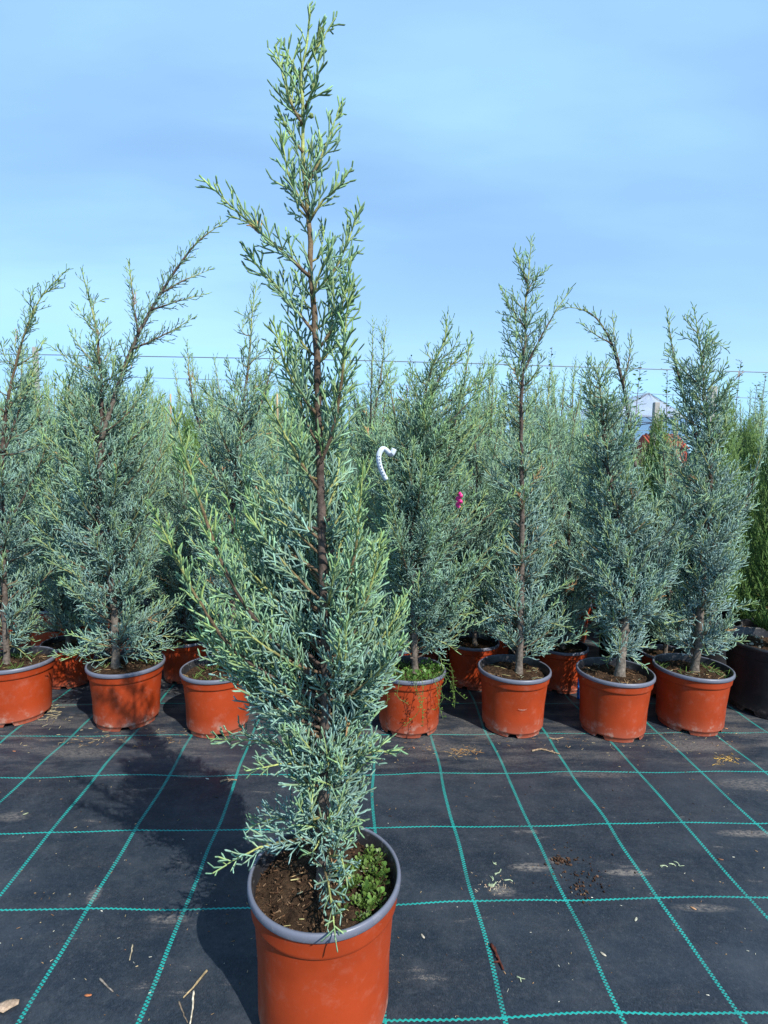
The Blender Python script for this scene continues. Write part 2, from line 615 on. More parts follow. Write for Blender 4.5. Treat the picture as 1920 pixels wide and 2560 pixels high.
def foliage(geo, path, lmax=0.10, ds=0.013, t0=0.06, fresh=0.2, tw=0.0019, lite=False, tipmin=0.022, up=0.22, dry=0.004,
            blue=0.3, tip_taper=0.75, amin=0.55, amax=1.0, sp2=0.0105, l2=0.0145, curl=0.22, big_at=0.027):
    pts, Lp = resample(path, ds)
    n = len(pts)
    t = np.linspace(0, 1, n)
    T = unit(np.gradient(pts, axis=0))
    keep = t > t0
    P, T, t = pts[keep], T[keep], t[keep]
    # thickness of the shoots that spring from the branch
    L = lmax * (1 - t) ** tip_taper * rng.uniform(0.45, 1.15, len(t)) + tipmin * rng.uniform(0.7, 1.2, len(t))
    D = side_dirs(T, amin, amax, up)
    C = (T * 0.28 + np.array([0, 0, 0.16])) * L[:, None] * rng.uniform(0.2, 1.2, (len(t), 1)) + rng.normal(0, 0.06, (len(t), 3)) * L[:, None]
    fr = np.clip(fresh + 0.55 * t**2.5 + rng.normal(0, 0.10, len(t)), 0, 1)
    # end shoot
    P = np.concatenate([P, pts[-1:]])
    D = np.concatenate([D, T[-1:]])
    L = np.append(L, tipmin * 1.5)
    C = np.concatenate([C, np.zeros((1, 3))])
    fr = np.append(fr, min(1, fresh + 0.6))

    def paint(f, n_, bright=0.24):
        b = np.clip(blue + rng.normal(0, 0.25, n_), 0, 1)[:, None]
        base = GLAUC * (1 - b) + BLUEG * b
        f = np.clip(f + rng.normal(0, 0.08, n_), 0, 1)[:, None]
        c = base * (1 - f) + FRESH * f
        c = c * 0.76 * np.exp(rng.normal(0, bright, (n_, 1)))
        return c

    isdry = rng.random(len(L)) < dry
    c1 = paint(fr, len(L))
    axc = c1 * 0.6 + YELLO * 0.4 * (0.4 + fr[:, None])
    c1[isdry] = DRYC * rng.uniform(0.7, 1.2, (isdry.sum(), 1))
    axc[isdry] = DRYC * 0.8
    sticks(geo, P, D, L, np.clip(tw * (0.75 + 4.0 * L), 0.0012, 0.0032), C, axc, c1, lite)
    idx, k, tt, pos, tan = kids(P, D, C, L, sp2, 0.06)
    plane = (k % 2) * math.pi + rng.uniform(0, 6.28, len(L))[idx] + (k % 4 > 1) * 0.9
    L2 = (l2 + 0.28 * L[idx] * (1 - tt) ** 0.8) * rng.uniform(0.6, 1.25, len(idx))
    L2 = np.minimum(L2, 0.042)
    D2 = side_dirs(tan, 0.55, 0.95, up * 0.5, plane)
    C2 = (tan * 0.34 + np.array([0, 0, curl])) * L2[:, None] * rng.uniform(0.2, 1.3, (len(idx), 1)) + rng.normal(0, 0.06, (len(idx), 3)) * L2[:, None]
    f2 = np.clip(fr[idx] + 0.12 * (tt - 0.5), 0, 1)
    c2 = paint(f2, len(idx))
    c2[isdry[idx]] = DRYC * rng.uniform(0.6, 1.3, (isdry[idx].sum(), 1))
    sticks(geo, pos, D2, L2, tw * rng.uniform(0.75, 1.05, len(idx)), C2, c2, c2 * 1.1 + FRESH * 0.08, lite)
    big = L2 > big_at
    if big.any():
        i3, k3, t3, p3, tn3 = kids(pos[big], D2[big], C2[big], L2[big], 0.011, 0.2)
        L3 = rng.uniform(0.011, 0.020, len(i3))
        D3 = side_dirs(tn3, 0.5, 0.85, 0.1, (k3 % 2) * math.pi + rng.uniform(0, 6.28, big.sum())[i3])
        c3 = paint(f2[big][i3], len(i3))
        c3[isdry[idx][big][i3]] = DRYC
        sticks(geo, p3, D3, L3, tw * 0.82, tn3 * L3[:, None] * 0.2, c3, c3 * 1.08, lite)


def branch_wood(geo, path, r0, r1=0.0009, sides=5):
    pts, Lp = resample(path, max(0.012, 0.02))
    t = np.linspace(0, 1, len(pts))
    r = r0 * (1 - t) ** 0.8 + r1
    pts = pts + rng.normal(0, 0.0007, pts.shape) * (t[:, None] > 0.03)
    tube(geo, pts, r, sides, wood_col(r * 1.25))
    return r


def trunk_geo(path, r0, r1, sides=11, stubs=8, thin=0.8):
    geo = Geo()
    pts, Lp = resample(path, 0.016)
    t = np.linspace(0, 1, len(pts))
    r = r0 * (1 - t) ** 0.85 + r1
    r = r * (1 + 0.05 * np.sin(t * 61 + 1) * np.sin(t * 23))
    w = np.cumsum(rng.normal(0, 0.0007, pts.shape), axis=0)
    w -= np.linspace(0, 1, len(pts))[:, None] * w[-1:]
    w[:, 2] = 0
    pts = pts + w
    c = wood_col(r * thin)
    c = c * np.exp(rng.normal(0, 0.10, (len(c), 1)))
    r[:3] *= (1.35, 1.2, 1.08)
    tube(geo, pts, r, sides, c, rough=0.045)
    for _ in range(stubs):
        k = rng.integers(4, int(len(pts) * 0.7))
        a = rng.uniform(0, 6.28)
        d = np.array([math.cos(a), math.sin(a), rng.uniform(0.2, 0.9)])
        d /= np.linalg.norm(d)
        l = rng.uniform(0.006, 0.022) + r[k]
        tube(geo, [pts[k], pts[k] + d * l * 0.6, pts[k] + d * l], [r[k] * 0.55, r[k] * 0.42, r[k] * 0.28], 6, wood_col(r[k] * 0.6), rough=0.1)
    return geo, pts, r


def at_height(pts, z):
    return np.array([np.interp(z, pts[:, 2], pts[:, 0]), np.interp(z, pts[:, 2], pts[:, 1]), z])


def auto_branches(tpts, prof, n, zlow, depth=0.95, rise=(0.55, 1.1), weight=None, rmin=0.45, clear=None, ragged=0.0, keep=0.9):
    """branch paths that end inside the silhouette prof = rows (z, left, right) measured from the trunk"""
    prof = np.asarray(prof, float)
    prof = prof[np.argsort(prof[:, 0])]
    zs = np.linspace(prof[0, 0], prof[-1, 0], 200)
    le = np.maximum(np.interp(zs, prof[:, 0], prof[:, 1]), 0.015)
    ri = np.maximum(np.interp(zs, prof[:, 0], prof[:, 2]), 0.015)
    w = (le + ri) ** 1.1 + 0.03
    if weight is not None:
        w = w * weight(zs)
    cdf = np.cumsum(w) / w.sum()
    out = []
    p1, p2 = rng.uniform(0, 6.28, 2)
    for k in range(n):
        q = int(np.searchsorted(cdf, (k + rng.random()) / n))
        q = min(q, 199)
        zt, l_, r_ = zs[q], le[q], ri[q]
        az = k * 2.399 + rng.normal(0, 0.4)
        if clear and clear[0] < zt < clear[1] and math.sin(az) < -0.35 and rng.random() < keep:
            az = -az                                          # the stem stays bare on its sunny front
        ex = r_ if math.cos(az) > 0 else l_
        ed = depth * 0.5 * (l_ + r_)
        R = 1.0 / math.sqrt((math.cos(az) / ex) ** 2 + (math.sin(az) / ed) ** 2)
        R *= rng.uniform(rmin, 1.0) ** 0.6
        R *= 1 + ragged * (math.sin(2 * az + p1 + zt * 7) + 0.7 * math.sin(3 * az + p2 - zt * 11))
        if ragged and rng.random() < 0.12:
            R *= rng.uniform(1.15, 1.4)
        zb = max(zlow + rng.uniform(0, 0.05), zt - R * rng.uniform(*rise) - 0.03)
        zb = min(zb, zt - 0.004) if zt > zlow else zt
        if zt < zlow + 0.10:                                  # low skirts reach out level or droop
            zb = max(zlow, zt + rng.uniform(-0.03, 0.06))
        b = at_height(tpts, zb)
        tx = at_height(tpts, min(zt, tpts[-1, 2]))
        e = np.array([tx[0] + R * math.cos(az), tx[1] + R * math.sin(az), zt])
        c = b + (e - b) * np.array([0.62, 0.62, 0.36]) + rng.normal(0, 0.018, 3)
        u = np.linspace(0, 1, 6)[:, None]
        out.append((1 - u) ** 2 * b + 2 * u * (1 - u) * c + u * u * e)
    return out


# ------------------------------------------------------------------ pots
def lathe(geo, prof, seg, col=(0.5, 0.5, 0.5), wob=0.0, closed=False, zcut=None):
    prof = np.asarray(prof, float)
    n = len(prof)
    th = np.arange(seg) * 2 * math.pi / seg
    rad = prof[:, 0][:, None] * (1 + wob * np.sin(2 * th + 0.7)[None, :])
    z = np.repeat(prof[:, 1][:, None], seg, 1)
    if zcut is not None:
        z[0] = zcut(th)
    V = np.stack([rad * np.cos(th), rad * np.sin(th), z], -1)
    rows = n if closed else n - 1
    i, j = np.meshgrid(np.arange(rows), np.arange(seg), indexing='ij')
    i2 = (i + 1) % n
    q = np.stack([i * seg + j, i * seg + (j + 1) % seg, i2 * seg + (j + 1) % seg, i2 * seg + j], -1).reshape(-1, 4)
    c = np.asarray(col, float)
    if c.ndim == 2:
        c = np.repeat(c, seg, 0)
    geo.add(V, [q], c)


def pot_meshes(R, H, seg=96, black=False, wob=0.006, base=0.80):
    foot = 0.05 * H

    def cut(th):
        k = np.cos(th * 5 + 0.6)
        return np.where(k > 0.80, foot * 1.15, 0.0)

    b = Geo()
    Rb = R * base
    col_z = 0.825 * H
    Rc = Rb + (0.945 * R - Rb) * (col_z - foot) / (H - foot)
    prof = [(Rb * 1.0, 0.0), (Rb * 1.01, foot * 1.2), (Rb * 1.035, foot * 1.35), (Rb * 1.05, foot * 1.7),
            (Rb * 1.052, foot * 1.9), (Rb + (Rc - Rb) * 0.5, foot + (col_z - foot) * 0.5), (Rc - 0.0003, col_z - 0.006), (Rc, col_z - 0.002), (Rc + 0.0012, col_z - 0.0004),
            (Rc + 0.0048, col_z + 0.0012), (Rc + 0.0060, col_z + 0.0030), (Rc + 0.0064, col_z + 0.008), (0.972 * R, 0.93 * H), (0.978 * R, H - 0.014), (0.975 * R, H - 0.008)]
    lathe(b, prof, seg, wob=wob, zcut=cut)
    lathe(b, [(Rb * 0.0 + 0.001, foot * 1.25), (Rb * 1.0, foot * 1.25)], seg, wob=wob)
    r = Geo()
    lip = (0.125, 0.134, 0.172) if not black else (0.020, 0.020, 0.023)
    ins = (0.022, 0.022, 0.025)
    rp = [(0.860 * R, H - 0.060), (0.943 * R, H - 0.006), (0.950 * R, H), (0.962 * R, H + 0.0035), (0.985 * R, H + 0.0040), (1.003 * R, H + 0.0012),
          (1.010 * R, H - 0.0035), (1.009 * R, H - 0.0105), (0.998 * R, H - 0.0135), (0.977 * R, H - 0.0125)]
    cc = np.array([ins, ins, ins] + [lip] * 7)
    lathe(r, rp, seg, col=cc, wob=wob)
    return b, r


def soil_geo(R, z, mound=0.01, bits=70, straw=14, rich=False):
    geo = Geo()
    seg, rings = 40, 14
    rr = np.linspace(0.0, 1, rings)
    th = np.arange(seg) * 2 * math.pi / seg
    rad = rr[:, None] * R + 0 * th
    x, y = rad * np.cos(th), rad * np.sin(th)
    ph = rng.uniform(0, 6, 4)
    h = z + mound * (1 - rr[:, None] ** 2) + 0.0035 * (np.sin(55 * x + ph[0]) * np.sin(49 * y + ph[1]) + np.sin(101 * x + 31 * y + ph[2])) + rng.normal(0, 0.0016, x.shape)
    i, j = np.meshgrid(np.arange(rings - 1), np.arange(seg), indexing='ij')
    q = np.stack([i * seg + j, i * seg + (j + 1) % seg, (i + 1) * seg + (j + 1) % seg, (i + 1) * seg + j], -1).reshape(-1, 4)
    geo.add(np.stack([x, y, h], -1), [q])
    lit = Geo()
    n = bits
    a, d = rng.uniform(0, 6.28, n), np.sqrt(rng.random(n)) * R * 0.95
    P = np.stack([d * np.cos(a), d * np.sin(a), z + mound * (1 - (d / R) ** 2) + 0.003 + 0 * d], 1)
    D = unit(np.stack([rng.normal(0, 1, n), rng.normal(0, 1, n), rng.normal(0, 0.25, n)], 1))
    pal = np.array([[0.10, 0.055, 0.030], [0.04, 0.024, 0.014], [0.17, 0.11, 0.065], [0.06, 0.032, 0.018]])
    sticks(lit, P, D, rng.uniform(0.003, 0.011, n), rng.uniform(0.0007, 0.0022, n), D * 0, pal[rng.integers(0, 4, n)])
    n = straw
    a, d = rng.uniform(0, 6.28, n), np.sqrt(rng.random(n)) * R * 0.88
    P = np.stack([d * np.cos(a), d * np.sin(a), z + mound * (1 - (d / R) ** 2) + 0.005 + 0 * d], 1)
    D = unit(np.stack([rng.normal(0, 1, n), rng.normal(0, 1, n), rng.uniform(-0.05, 0.22, n)], 1))
    pal = np.array([[0.44, 0.31, 0.16], [0.40, 0.36, 0.17], [0.36, 0.21, 0.11], [0.30, 0.34, 0.24]])
    sticks(lit, P, D, rng.uniform(0.012, 0.040, n), rng.uniform(0.0007, 0.0014, n), rng.normal(0, 0.006, (n, 3)), pal[rng.integers(0, 4, n)])
    return geo, lit


def leaf_patch(geo, spots, size, col, lift=0.02, per=6):
    """small round-lobed leaves on short stalks"""
    for (x, y, z) in spots:
        for _ in range(per):
            a = rng.uniform(0, 6.28)
            s = size * rng.uniform(0.6, 1.2)
            b = np.array([x, y, z])
            tip = b + np.array([math.cos(a), math.sin(a), 0]) * s * rng.uniform(0.5, 1.4) + np.array([0, 0, rng.uniform(0.15, 1.0) * lift])
            d = unit((tip - b)[None])[0]
            sd = np.array([-math.sin(a), math.cos(a), 0]) * s * 0.42
            upv = np.array([0, 0, s * 0.12])
            f = d * s
            c = np.asarray(col) * math.exp(rng.normal(0, 0.22))
            V = [tip, tip + f * 0.35 + sd + upv, tip + f * 0.8 + sd * 0.75 + upv, tip + f, tip + f * 0.8 - sd * 0.75 + upv, tip + f * 0.35 - sd + upv, tip + f * 0.5]
            geo.add(V, [np.array([[0, 6, 1], [1, 6, 2], [2, 6, 3], [3, 6, 4], [4, 6, 5], [5, 6, 0]])], c)
            tube(geo, [b, (b + tip) / 2 + [0, 0, 0.003], tip], 0.0007, 3, c * 0.8, cap=False)


def grass_tuft(geo, x, y, z, n, h, col):
    a = rng.uniform(0, 6.28, n)
    P = np.stack([x + rng.normal(0, 0.008, n), y + rng.normal(0, 0.008, n), np.full(n, z)], 1)
    D = unit(np.stack([np.cos(a) * 0.6, np.sin(a) * 0.6, np.full(n, 0.9)], 1))
    L = h * rng.uniform(0.5, 1.2, n)
    C = np.stack([np.cos(a), np.sin(a), -0.8 * np.ones(n)], 1) * (L * 0.35)[:, None]
    sticks(geo, P, D, L, 0.0011, C, np.asarray(col) * np.exp(rng.normal(0, 0.2, (n, 1))))


def add_pot(root, R, H, black=False, soil=0.03, bits=70, straw=14, mound=0.008, rz=0.0, base=0.80):
    b, r = pot_meshes(R, H, black=black, base=base)
    po = obj('pot', b, M_POTB if black else M_POT, root)
    po.rotation_euler = (0, 0, rz)
    obj('rim', r, M_RIM, po)
    sg, lit = soil_geo(R * 0.935, H - soil, mound, bits, straw)
    so = obj('soil', sg, M_SOIL, root)
    l = obj('soil_litter', lit, M_SOILBIT, so)
    l['kind'] = 'stuff'
    return po


# ------------------------------------------------------------------ the tall cypress in the foreground
MX, MY, MR, MH = -0.108, 1.049, 0.1555, 0.30
main = thing('potted_cypress', 'tall slender blue-green cypress standing alone in front, in a large terracotta pot', 'potted tree', (MX, MY, 0))
MB = np.array([MX, MY, 0.0])


def tr(pts, Y, base, dy=None):
    """traced outline points -> places at the distance Y of the plant's own pot"""
    pts = np.asarray(pts, float)
    n = len(pts)
    off = np.zeros(n) if dy is None else np.asarray([dy * (k / (n - 1)) for k in range(n)])
    return np.array([on_plane(p[0] * K, p[1] * K, Y + o) for p, o in zip(pts, off)]) - base


add_pot(main, MR, MH, soil=0.032, bits=800, straw=30, mound=0.006, rz=0.4, base=0.83)
trk = tr([(697, 1886), (696, 1780), (699, 1600), (699, 1420), (694, 1250), (690, 1080), (686, 930), (681, 800), (676, 690), (670, 590), (667, 480),
          (658, 400), (654, 320), (657, 240), (655, 160), (664, 95), (667, 45)], MY, MB)
trk[0, 2] = MH - 0.03
tg, tp, trr = trunk_geo(trk, 0.0118, 0.0014, 10, 16, 0.72)
obj('trunk', tg, M_BARK, main)

limbs = [  # traced branches: outline points, depth reached at the tip, shoot length, freshness
    ([(672, 600), (640, 570), (600, 535), (545, 485), (500, 445), (464, 411)], -0.03, 0.040, 0.62),
    ([(676, 635), (705, 605), (728, 575), (748, 530), (768, 478)], 0.02, 0.045, 0.55),
    ([(680, 720), (640, 670), (600, 625), (570, 590), (545, 560)], 0.03, 0.055, 0.55),
    ([(668, 480), (690, 440), (720, 415), (738, 392)], -0.02, 0.035, 0.6),
    ([(662, 415), (680, 370), (702, 320), (715, 285), (727, 250)], 0.02, 0.034, 0.6),
    ([(668, 470), (640, 415), (622, 375), (612, 320)], -0.02, 0.035, 0.55),
    ([(655, 330), (632, 300), (612, 262)], 0.02, 0.028, 0.65),
    ([(654, 270), (625, 215), (603, 130)], 0.01, 0.032, 0.7),
    ([(655, 240), (675, 200), (690, 130)], -0.02, 0.028, 0.7),
    ([(658, 150), (680, 110), (706, 68)], 0.0, 0.022, 0.75),
    ([(655, 200), (640, 150), (622, 115)], 0.02, 0.024, 0.7),
    ([(684, 760), (715, 715), (738, 660), (752, 590)], -0.03, 0.055, 0.5),
    ([(688, 1010), (720, 930), (738, 820), (745, 720), (752, 640)], -0.05, 0.055, 0.6),
    ([(688, 900), (650, 850), (618, 790), (600, 730)], -0.05, 0.055, 0.5),
    ([(690, 1060), (650, 1000), (612, 930), (585, 880)], -0.08, 0.060, 0.5),
    ([(690, 960), (655, 900), (640, 820), (628, 745)], 0.04, 0.055, 0.45),
    ([(697, 1480), (640, 1430), (560, 1350), (490, 1240), (440, 1110), (405, 1000), (382, 915)], -0.16, 0.055, 0.62),
    ([(698, 1510), (600, 1470), (500, 1400), (430, 1300), (385, 1215), (345, 1130)], -0.18, 0.055, 0.60),
    ([(697, 1440), (630, 1380), (570, 1290), (520, 1180), (495, 1100)], 0.06, 0.075, 0.35),
    ([(696, 1400), (735, 1320), (765, 1200), (775, 1110), (782, 1030)], -0.10, 0.060, 0.55),
    ([(698, 1450), (760, 1370), (800, 1270), (818, 1180)], -0.06, 0.065, 0.45),
    ([(698, 1500), (780, 1450), (835, 1380), (868, 1310)], 0.02, 0.070, 0.30),
    ([(698, 1520), (770, 1490), (830, 1440), (860, 1400)], -0.09, 0.070, 0.25),
    ([(698, 1560), (620, 1510), (540, 1450), (480, 1400), (440, 1385)], -0.06, 0.080, 0.25),
    ([(699, 1640), (640, 1620), (560, 1600), (480, 1597)], 0.04, 0.055, 0.20),
    ([(699, 1640), (760, 1635), (800, 1625), (836, 1622)], -0.03, 0.050, 0.20),
    ([(697, 1660), (640, 1650), (590, 1655), (560, 1660)], -0.06, 0.045, 0.15),
    ([(696, 1815), (640, 1815), (580, 1825), (530, 1845), (490, 1868)], -0.06, 0.055, 0.05),
    ([(696, 1800), (640, 1770), (590, 1770), (555, 1780)], 0.07, 0.06, 0.05),
    ([(697, 1868), (706, 1895), (715, 1940), (722, 2000)], -0.150, 0.050, 0.05),
    ([(697, 1860), (715, 1830), (735, 1810), (750, 1790)], -0.03, 0.055, 0.05),
    ([(697, 1850), (720, 1850), (738, 1850), (745, 1880)], -0.06, 0.055, 0.05),
]
PROF_MAIN = [(60, 660, 675), (110, 640, 690), (200, 630, 690), (260, 625, 690), (330, 625, 690), (400, 630, 700), (480, 640, 710), (560, 625, 735), (620, 610, 745),
             (700, 605, 750), (780, 600, 755), (850, 590, 760), (950, 580, 752), (1000, 555, 760), (1080, 480, 776), (1150, 430, 800), (1220, 395, 835), (1300, 385, 865),
             (1380, 415, 866), (1440, 480, 850), (1480, 545, 822), (1540, 595, 805), (1600, 618, 802), (1660, 632, 795), (1720, 632, 795), (1770, 645, 780),
             (1830, 650, 750)]


def prof_world(rows, Y, base, tpts):
    out = []
    for y, xl, xr in rows:
        a = on_plane(xl * K, y * K, Y) - base
        b = on_plane(xr * K, y * K, Y) - base
        z = 0.5 * (a[2] + b[2])
        t0_ = at_height(tpts, min(z, tpts[-1, 2]))[0]
        out.append((z, max(0.012, t0_ - a[0]), max(0.012, b[0] - t0_)))
    return out


def hang_branch(root, path, r0, lmax, fresh, **kw):
    wg = Geo()
    branch_wood(wg, path, r0, 0.0010, 6)
    b = obj('branch', wg, M_BARK, root)
    fg = Geo()
    foliage(fg, path, lmax, fresh=fresh, **kw)
    f = obj('foliage', fg, M_FOL, b)
    f['kind'] = 'stuff'
    return b


for pts, dy, lm, fr in limbs:
    P = tr(pts, MY, MB, dy)
    L = np.linalg.norm(np.diff(P, axis=0), axis=1).sum()
    hang_branch(main, P, 0.0012 + 0.0062 * L, lm, fr, ds=0.0105, blue=0.25, dry=0.003, tw=0.0021, l2=0.0115, sp2=0.0085, big_at=0.021)
pm = prof_world(PROF_MAIN, MY, MB, tp)
zmax = tp[-1, 2]


def wgt(z):
    return np.interp(z, [0.3, 0.55, 0.66, 0.75, 1.0, 1.2, 1.5, 1.75, zmax], [2.4, 2.6, 2.2, 1.7, 1.35, 1.0, 0.60, 0.32, 0.20])


for P in auto_branches(tp, pm, 172, MH + 0.03, depth=0.85, weight=wgt, clear=(0.62, 1.75)):
    L = np.linalg.norm(np.diff(P, axis=0), axis=1).sum()
    z = P[-1, 2]
    fr = float(np.interp(z, [0.35, 0.7, 1.1, 1.5, 2.0], [0.08, 0.14, 0.30, 0.5, 0.65]))
    hang_branch(main, P, 0.0011 + 0.0060 * L, min(0.075, 0.016 + 0.26 * L), fr, ds=0.0115, blue=0.25, dry=0.004, tw=0.0021, l2=0.0120, sp2=0.0090, big_at=0.022)
# short shoots straight on the upper stem, and the seed cones
sg_ = Geo()
foliage(sg_, tp[tp[:, 2] > 1.45], 0.026, ds=0.021, fresh=0.5, tip_taper=0.3, tw=0.0019, l2=0.0115, sp2=0.0085)
o = obj('stem_shoots', sg_, M_FOL, main)
o['kind'] = 'stuff'
for (cx, cy, dy) in ((655, 247, -0.012), (647, 268, 0.004), (615, 268, -0.01), (672, 250, 0.0)):
    c = on_plane(cx * K, cy * K, MY + dy) - MB
    cg = Geo()
    u = np.linspace(0, 1, 7)
    tube(cg, np.stack([c[0] + 0 * u, c[1] + 0 * u, c[2] - 0.005 + 0.010 * u], 1), 0.0046 * np.sqrt(np.clip(1 - (2 * u - 1) ** 2, 0.02, 1)), 8, (0.19, 0.25, 0.08), rough=0.16)
    obj('seed_cone', cg, M_FOL, main)
# weeds on the soil of the front pot
wg = Geo()
zs_ = MH - 0.026
sp_ = [(x, y, zs_) for x, y in zip(rng.normal(0.082, 0.030, 60), rng.normal(0.020, 0.050, 60)) if math.hypot(x, y) < 0.135]
leaf_patch(wg, sp_, 0.0072, (0.115, 0.195, 0.038), 0.012, 11)
obj('weed', wg, M_LEAF, main)['kind'] = 'stuff'
wg = Geo()
leaf_patch(wg, [(0.075, -0.03, zs_), (0.115, 0.0, zs_), (0.11, -0.05, zs_), (0.12, 0.03, zs_)], 0.012, (0.10, 0.20, 0.04), 0.014, 7)
obj('weed', wg, M_LEAF, main)['kind'] = 'stuff'

# ------------------------------------------------------------------ the front row of potted cypresses
def row_tree(label, base_px, Y, R, H, trunk, limbs_, prof, nb, r0, zlow=0.025, blue=0.45, fresh=0.12, dens=1.0, weeds=0, extra=None, clear=(0.2, 0.62), ds=0.0155):
    bx = on_plane(base_px * K, 1600, Y)[0]
    base = np.array([bx, Y, 0.0])
    root = thing('potted_cypress', label, 'potted tree', tuple(base), 'blue-grey cypresses in the front row')
    add_pot(root, R, H, bits=150, straw=30, rz=rng.uniform(0, 6))
    P = tr(trunk, Y, base)
    P[0] = (P[0, 0], P[0, 1], H - 0.035)
    tg_, tp_, rr_ = trunk_geo(P, r0, 0.0012, 10, 10)
    obj('trunk', tg_, M_BARK, root)
    for pts, dy, lm, fr in limbs_:
        Q = tr(pts, Y, base, dy)
        L = np.linalg.norm(np.diff(Q, axis=0), axis=1).sum()
        hang_branch(root, Q, 0.0014 + 0.0085 * L, lm, fr, ds=0.0125, blue=blue, tw=0.0022, sp2=0.0105)
    crown = Geo()
    pw = prof_world(prof, Y, base, tp_)
    ztop = max(p[0] for p in pw)
    for Q in auto_branches(tp_, pw, int(nb * dens), H + zlow, depth=0.8, rise=(0.45, 1.0), clear=clear, ragged=0.20, keep=0.7):
        L = np.linalg.norm(np.diff(Q, axis=0), axis=1).sum()
        fr = fresh + 0.35 * max(0, (Q[-1, 2] - 0.9) / 0.9)
        branch_wood(crown, Q, 0.0012 + 0.007 * L, 0.001, 4)
        foliage(crown, Q, min(0.10, 0.022 + 0.30 * L), ds=ds, fresh=fr, blue=blue, tw=0.0022, sp2=0.0115, dry=0.006)
    foliage(crown, tp_[tp_[:, 2] > ztop * 0.72], 0.045, ds=0.016, fresh=0.35, blue=blue, tip_taper=0.35)
    c = obj('crown', crown, M_FOL, root)
    c['kind'] = 'stuff'
    if weeds:
        w = Geo()
        for _ in range(weeds):
            a, d = rng.uniform(0, 6.28), R * 0.8 * math.sqrt(rng.random())
            grass_tuft(w, d * math.cos(a), d * math.sin(a), H - 0.028, 7, 0.05, (0.13, 0.24, 0.05))
        obj('weed', w, M_LEAF, root)['kind'] = 'stuff'
    return root, tp_, base


p1 = row_tree('blue-grey cypress with a bent tip, grassy pot beside the cypress with the leaning leader', 30, 2.33, 0.160, 0.255,
              [(15, 1440), (8, 1300), (5, 1100), (8, 950), (20, 850), (38, 770), (60, 700), (90, 640), (138, 590)],
              [([(8, 980), (40, 890), (62, 840), (75, 790)], 0.05, 0.06, 0.3), ([(6, 1150), (60, 1060), (95, 980), (105, 920)], -0.1, 0.08, 0.2)],
              [(600, 90, 130), (680, 25, 100), (750, 10, 90), (820, -40, 110), (900, -80, 130), (1000, -90, 130), (1100, -100, 130), (1200, -100, 120), (1290, -80, 100), (1370, -80, 100), (1425, -50, 80)],
              85, 0.0125, weeds=9, blue=0.35)
p2 = row_tree('blue-grey cypress whose thick leader leans over to one side, pot dappled with shadow', 305 / K + 8, 2.315, 0.160, 0.255,
              [(251, 1445), (250, 1380), (243, 1290), (218, 1130), (217, 980), (221, 860), (212, 760), (203, 690), (180, 595)],
              [([(219, 950), (250, 850), (282, 760), (315, 690), (350, 630), (385, 575), (430, 520), (484, 480)], 0.06, 0.075, 0.32),
               ([(300, 720), (288, 660), (285, 620), (278, 575)], 0.05, 0.045, 0.35), ([(325, 670), (370, 655), (405, 645), (440, 636)], 0.05, 0.04, 0.35),
               ([(350, 632), (385, 612), (415, 598), (447, 585)], 0.08, 0.035, 0.35), ([(285, 755), (330, 735), (370, 715), (412, 690)], 0.04, 0.045, 0.3),
               ([(255, 1225), (285, 1130), (315, 1050), (345, 990), (382, 948)], -0.05, 0.05, 0.2),
               ([(220, 1080), (190, 1030), (160, 990), (140, 930), (145, 850), (165, 780)], -0.04, 0.07, 0.3),
               ([(250, 1400), (200, 1405), (160, 1412), (125, 1415)], -0.08, 0.06, 0.05), ([(250, 1370), (310, 1340), (350, 1320), (385, 1300)], -0.05, 0.07, 0.1)],
              [(640, 170, 215), (720, 150, 260), (800, 115, 340), (900, 95, 370), (1000, 85, 380), (1100, 80, 385), (1200, 100, 385), (1280, 130, 385), (1340, 145, 385), (1400, 140, 375), (1430, 170, 350)],
              140, 0.0165, weeds=2, blue=0.40)
p3 = row_tree('blue-grey cypress partly hidden behind the tall front cypress, pot with a pale rim', 470, 2.27, 0.155, 0.255,
              [(500, 1430), (505, 1300), (506, 1150), (512, 1000), (525, 900), (535, 820), (543, 740), (545, 680), (552, 625)],
              [([(506, 1100), (460, 1000), (425, 900), (410, 820), (405, 750)], 0.05, 0.06, 0.25), ([(520, 950), (560, 880), (585, 800), (600, 740)], 0.05, 0.06, 0.25)],
              [(660, 535, 560), (740, 520, 580), (800, 460, 600), (880, 420, 620), (960, 410, 640), (1050, 400, 650), (1150, 400, 650), (1250, 420, 640), (1340, 420, 600), (1400, 425, 570), (1425, 440, 550)],
              95, 0.0130, weeds=5, blue=0.42)
p4 = row_tree('blue-grey cypress with upswept double leaders, pot overflowing with trailing green weeds', 887, 2.30, 0.155, 0.255,
              [(897, 1450), (896, 1350), (893, 1250), (888, 1150), (890, 1050), (897, 960), (915, 880), (935, 800), (960, 740), (966, 685)],
              [([(850, 1180), (862, 1060), (885, 960), (915, 880), (955, 810), (1010, 755)], 0.03, 0.06, 0.45), ([(920, 1140), (950, 1040), (975, 940), (1000, 840), (1016, 735)], -0.02, 0.06, 0.45),
               ([(900, 1260), (990, 1170), (1060, 1110), (1120, 1060)], -0.08, 0.07, 0.3), ([(890, 1050), (865, 960), (850, 880), (835, 800)], 0.05, 0.06, 0.3),
               ([(896, 1370), (950, 1340), (985, 1330), (1020, 1325)], -0.08, 0.06, 0.1)],
              [(710, 955, 1000), (780, 900, 1035), (850, 830, 1055), (920, 800, 1070), (1000, 790, 1080), (1100, 790, 1095), (1200, 800, 1090), (1280, 830, 1040), (1340, 845, 1010), (1400, 845, 985), (1430, 850, 960)],
              165, 0.0135, weeds=26, blue=0.40, fresh=0.2)
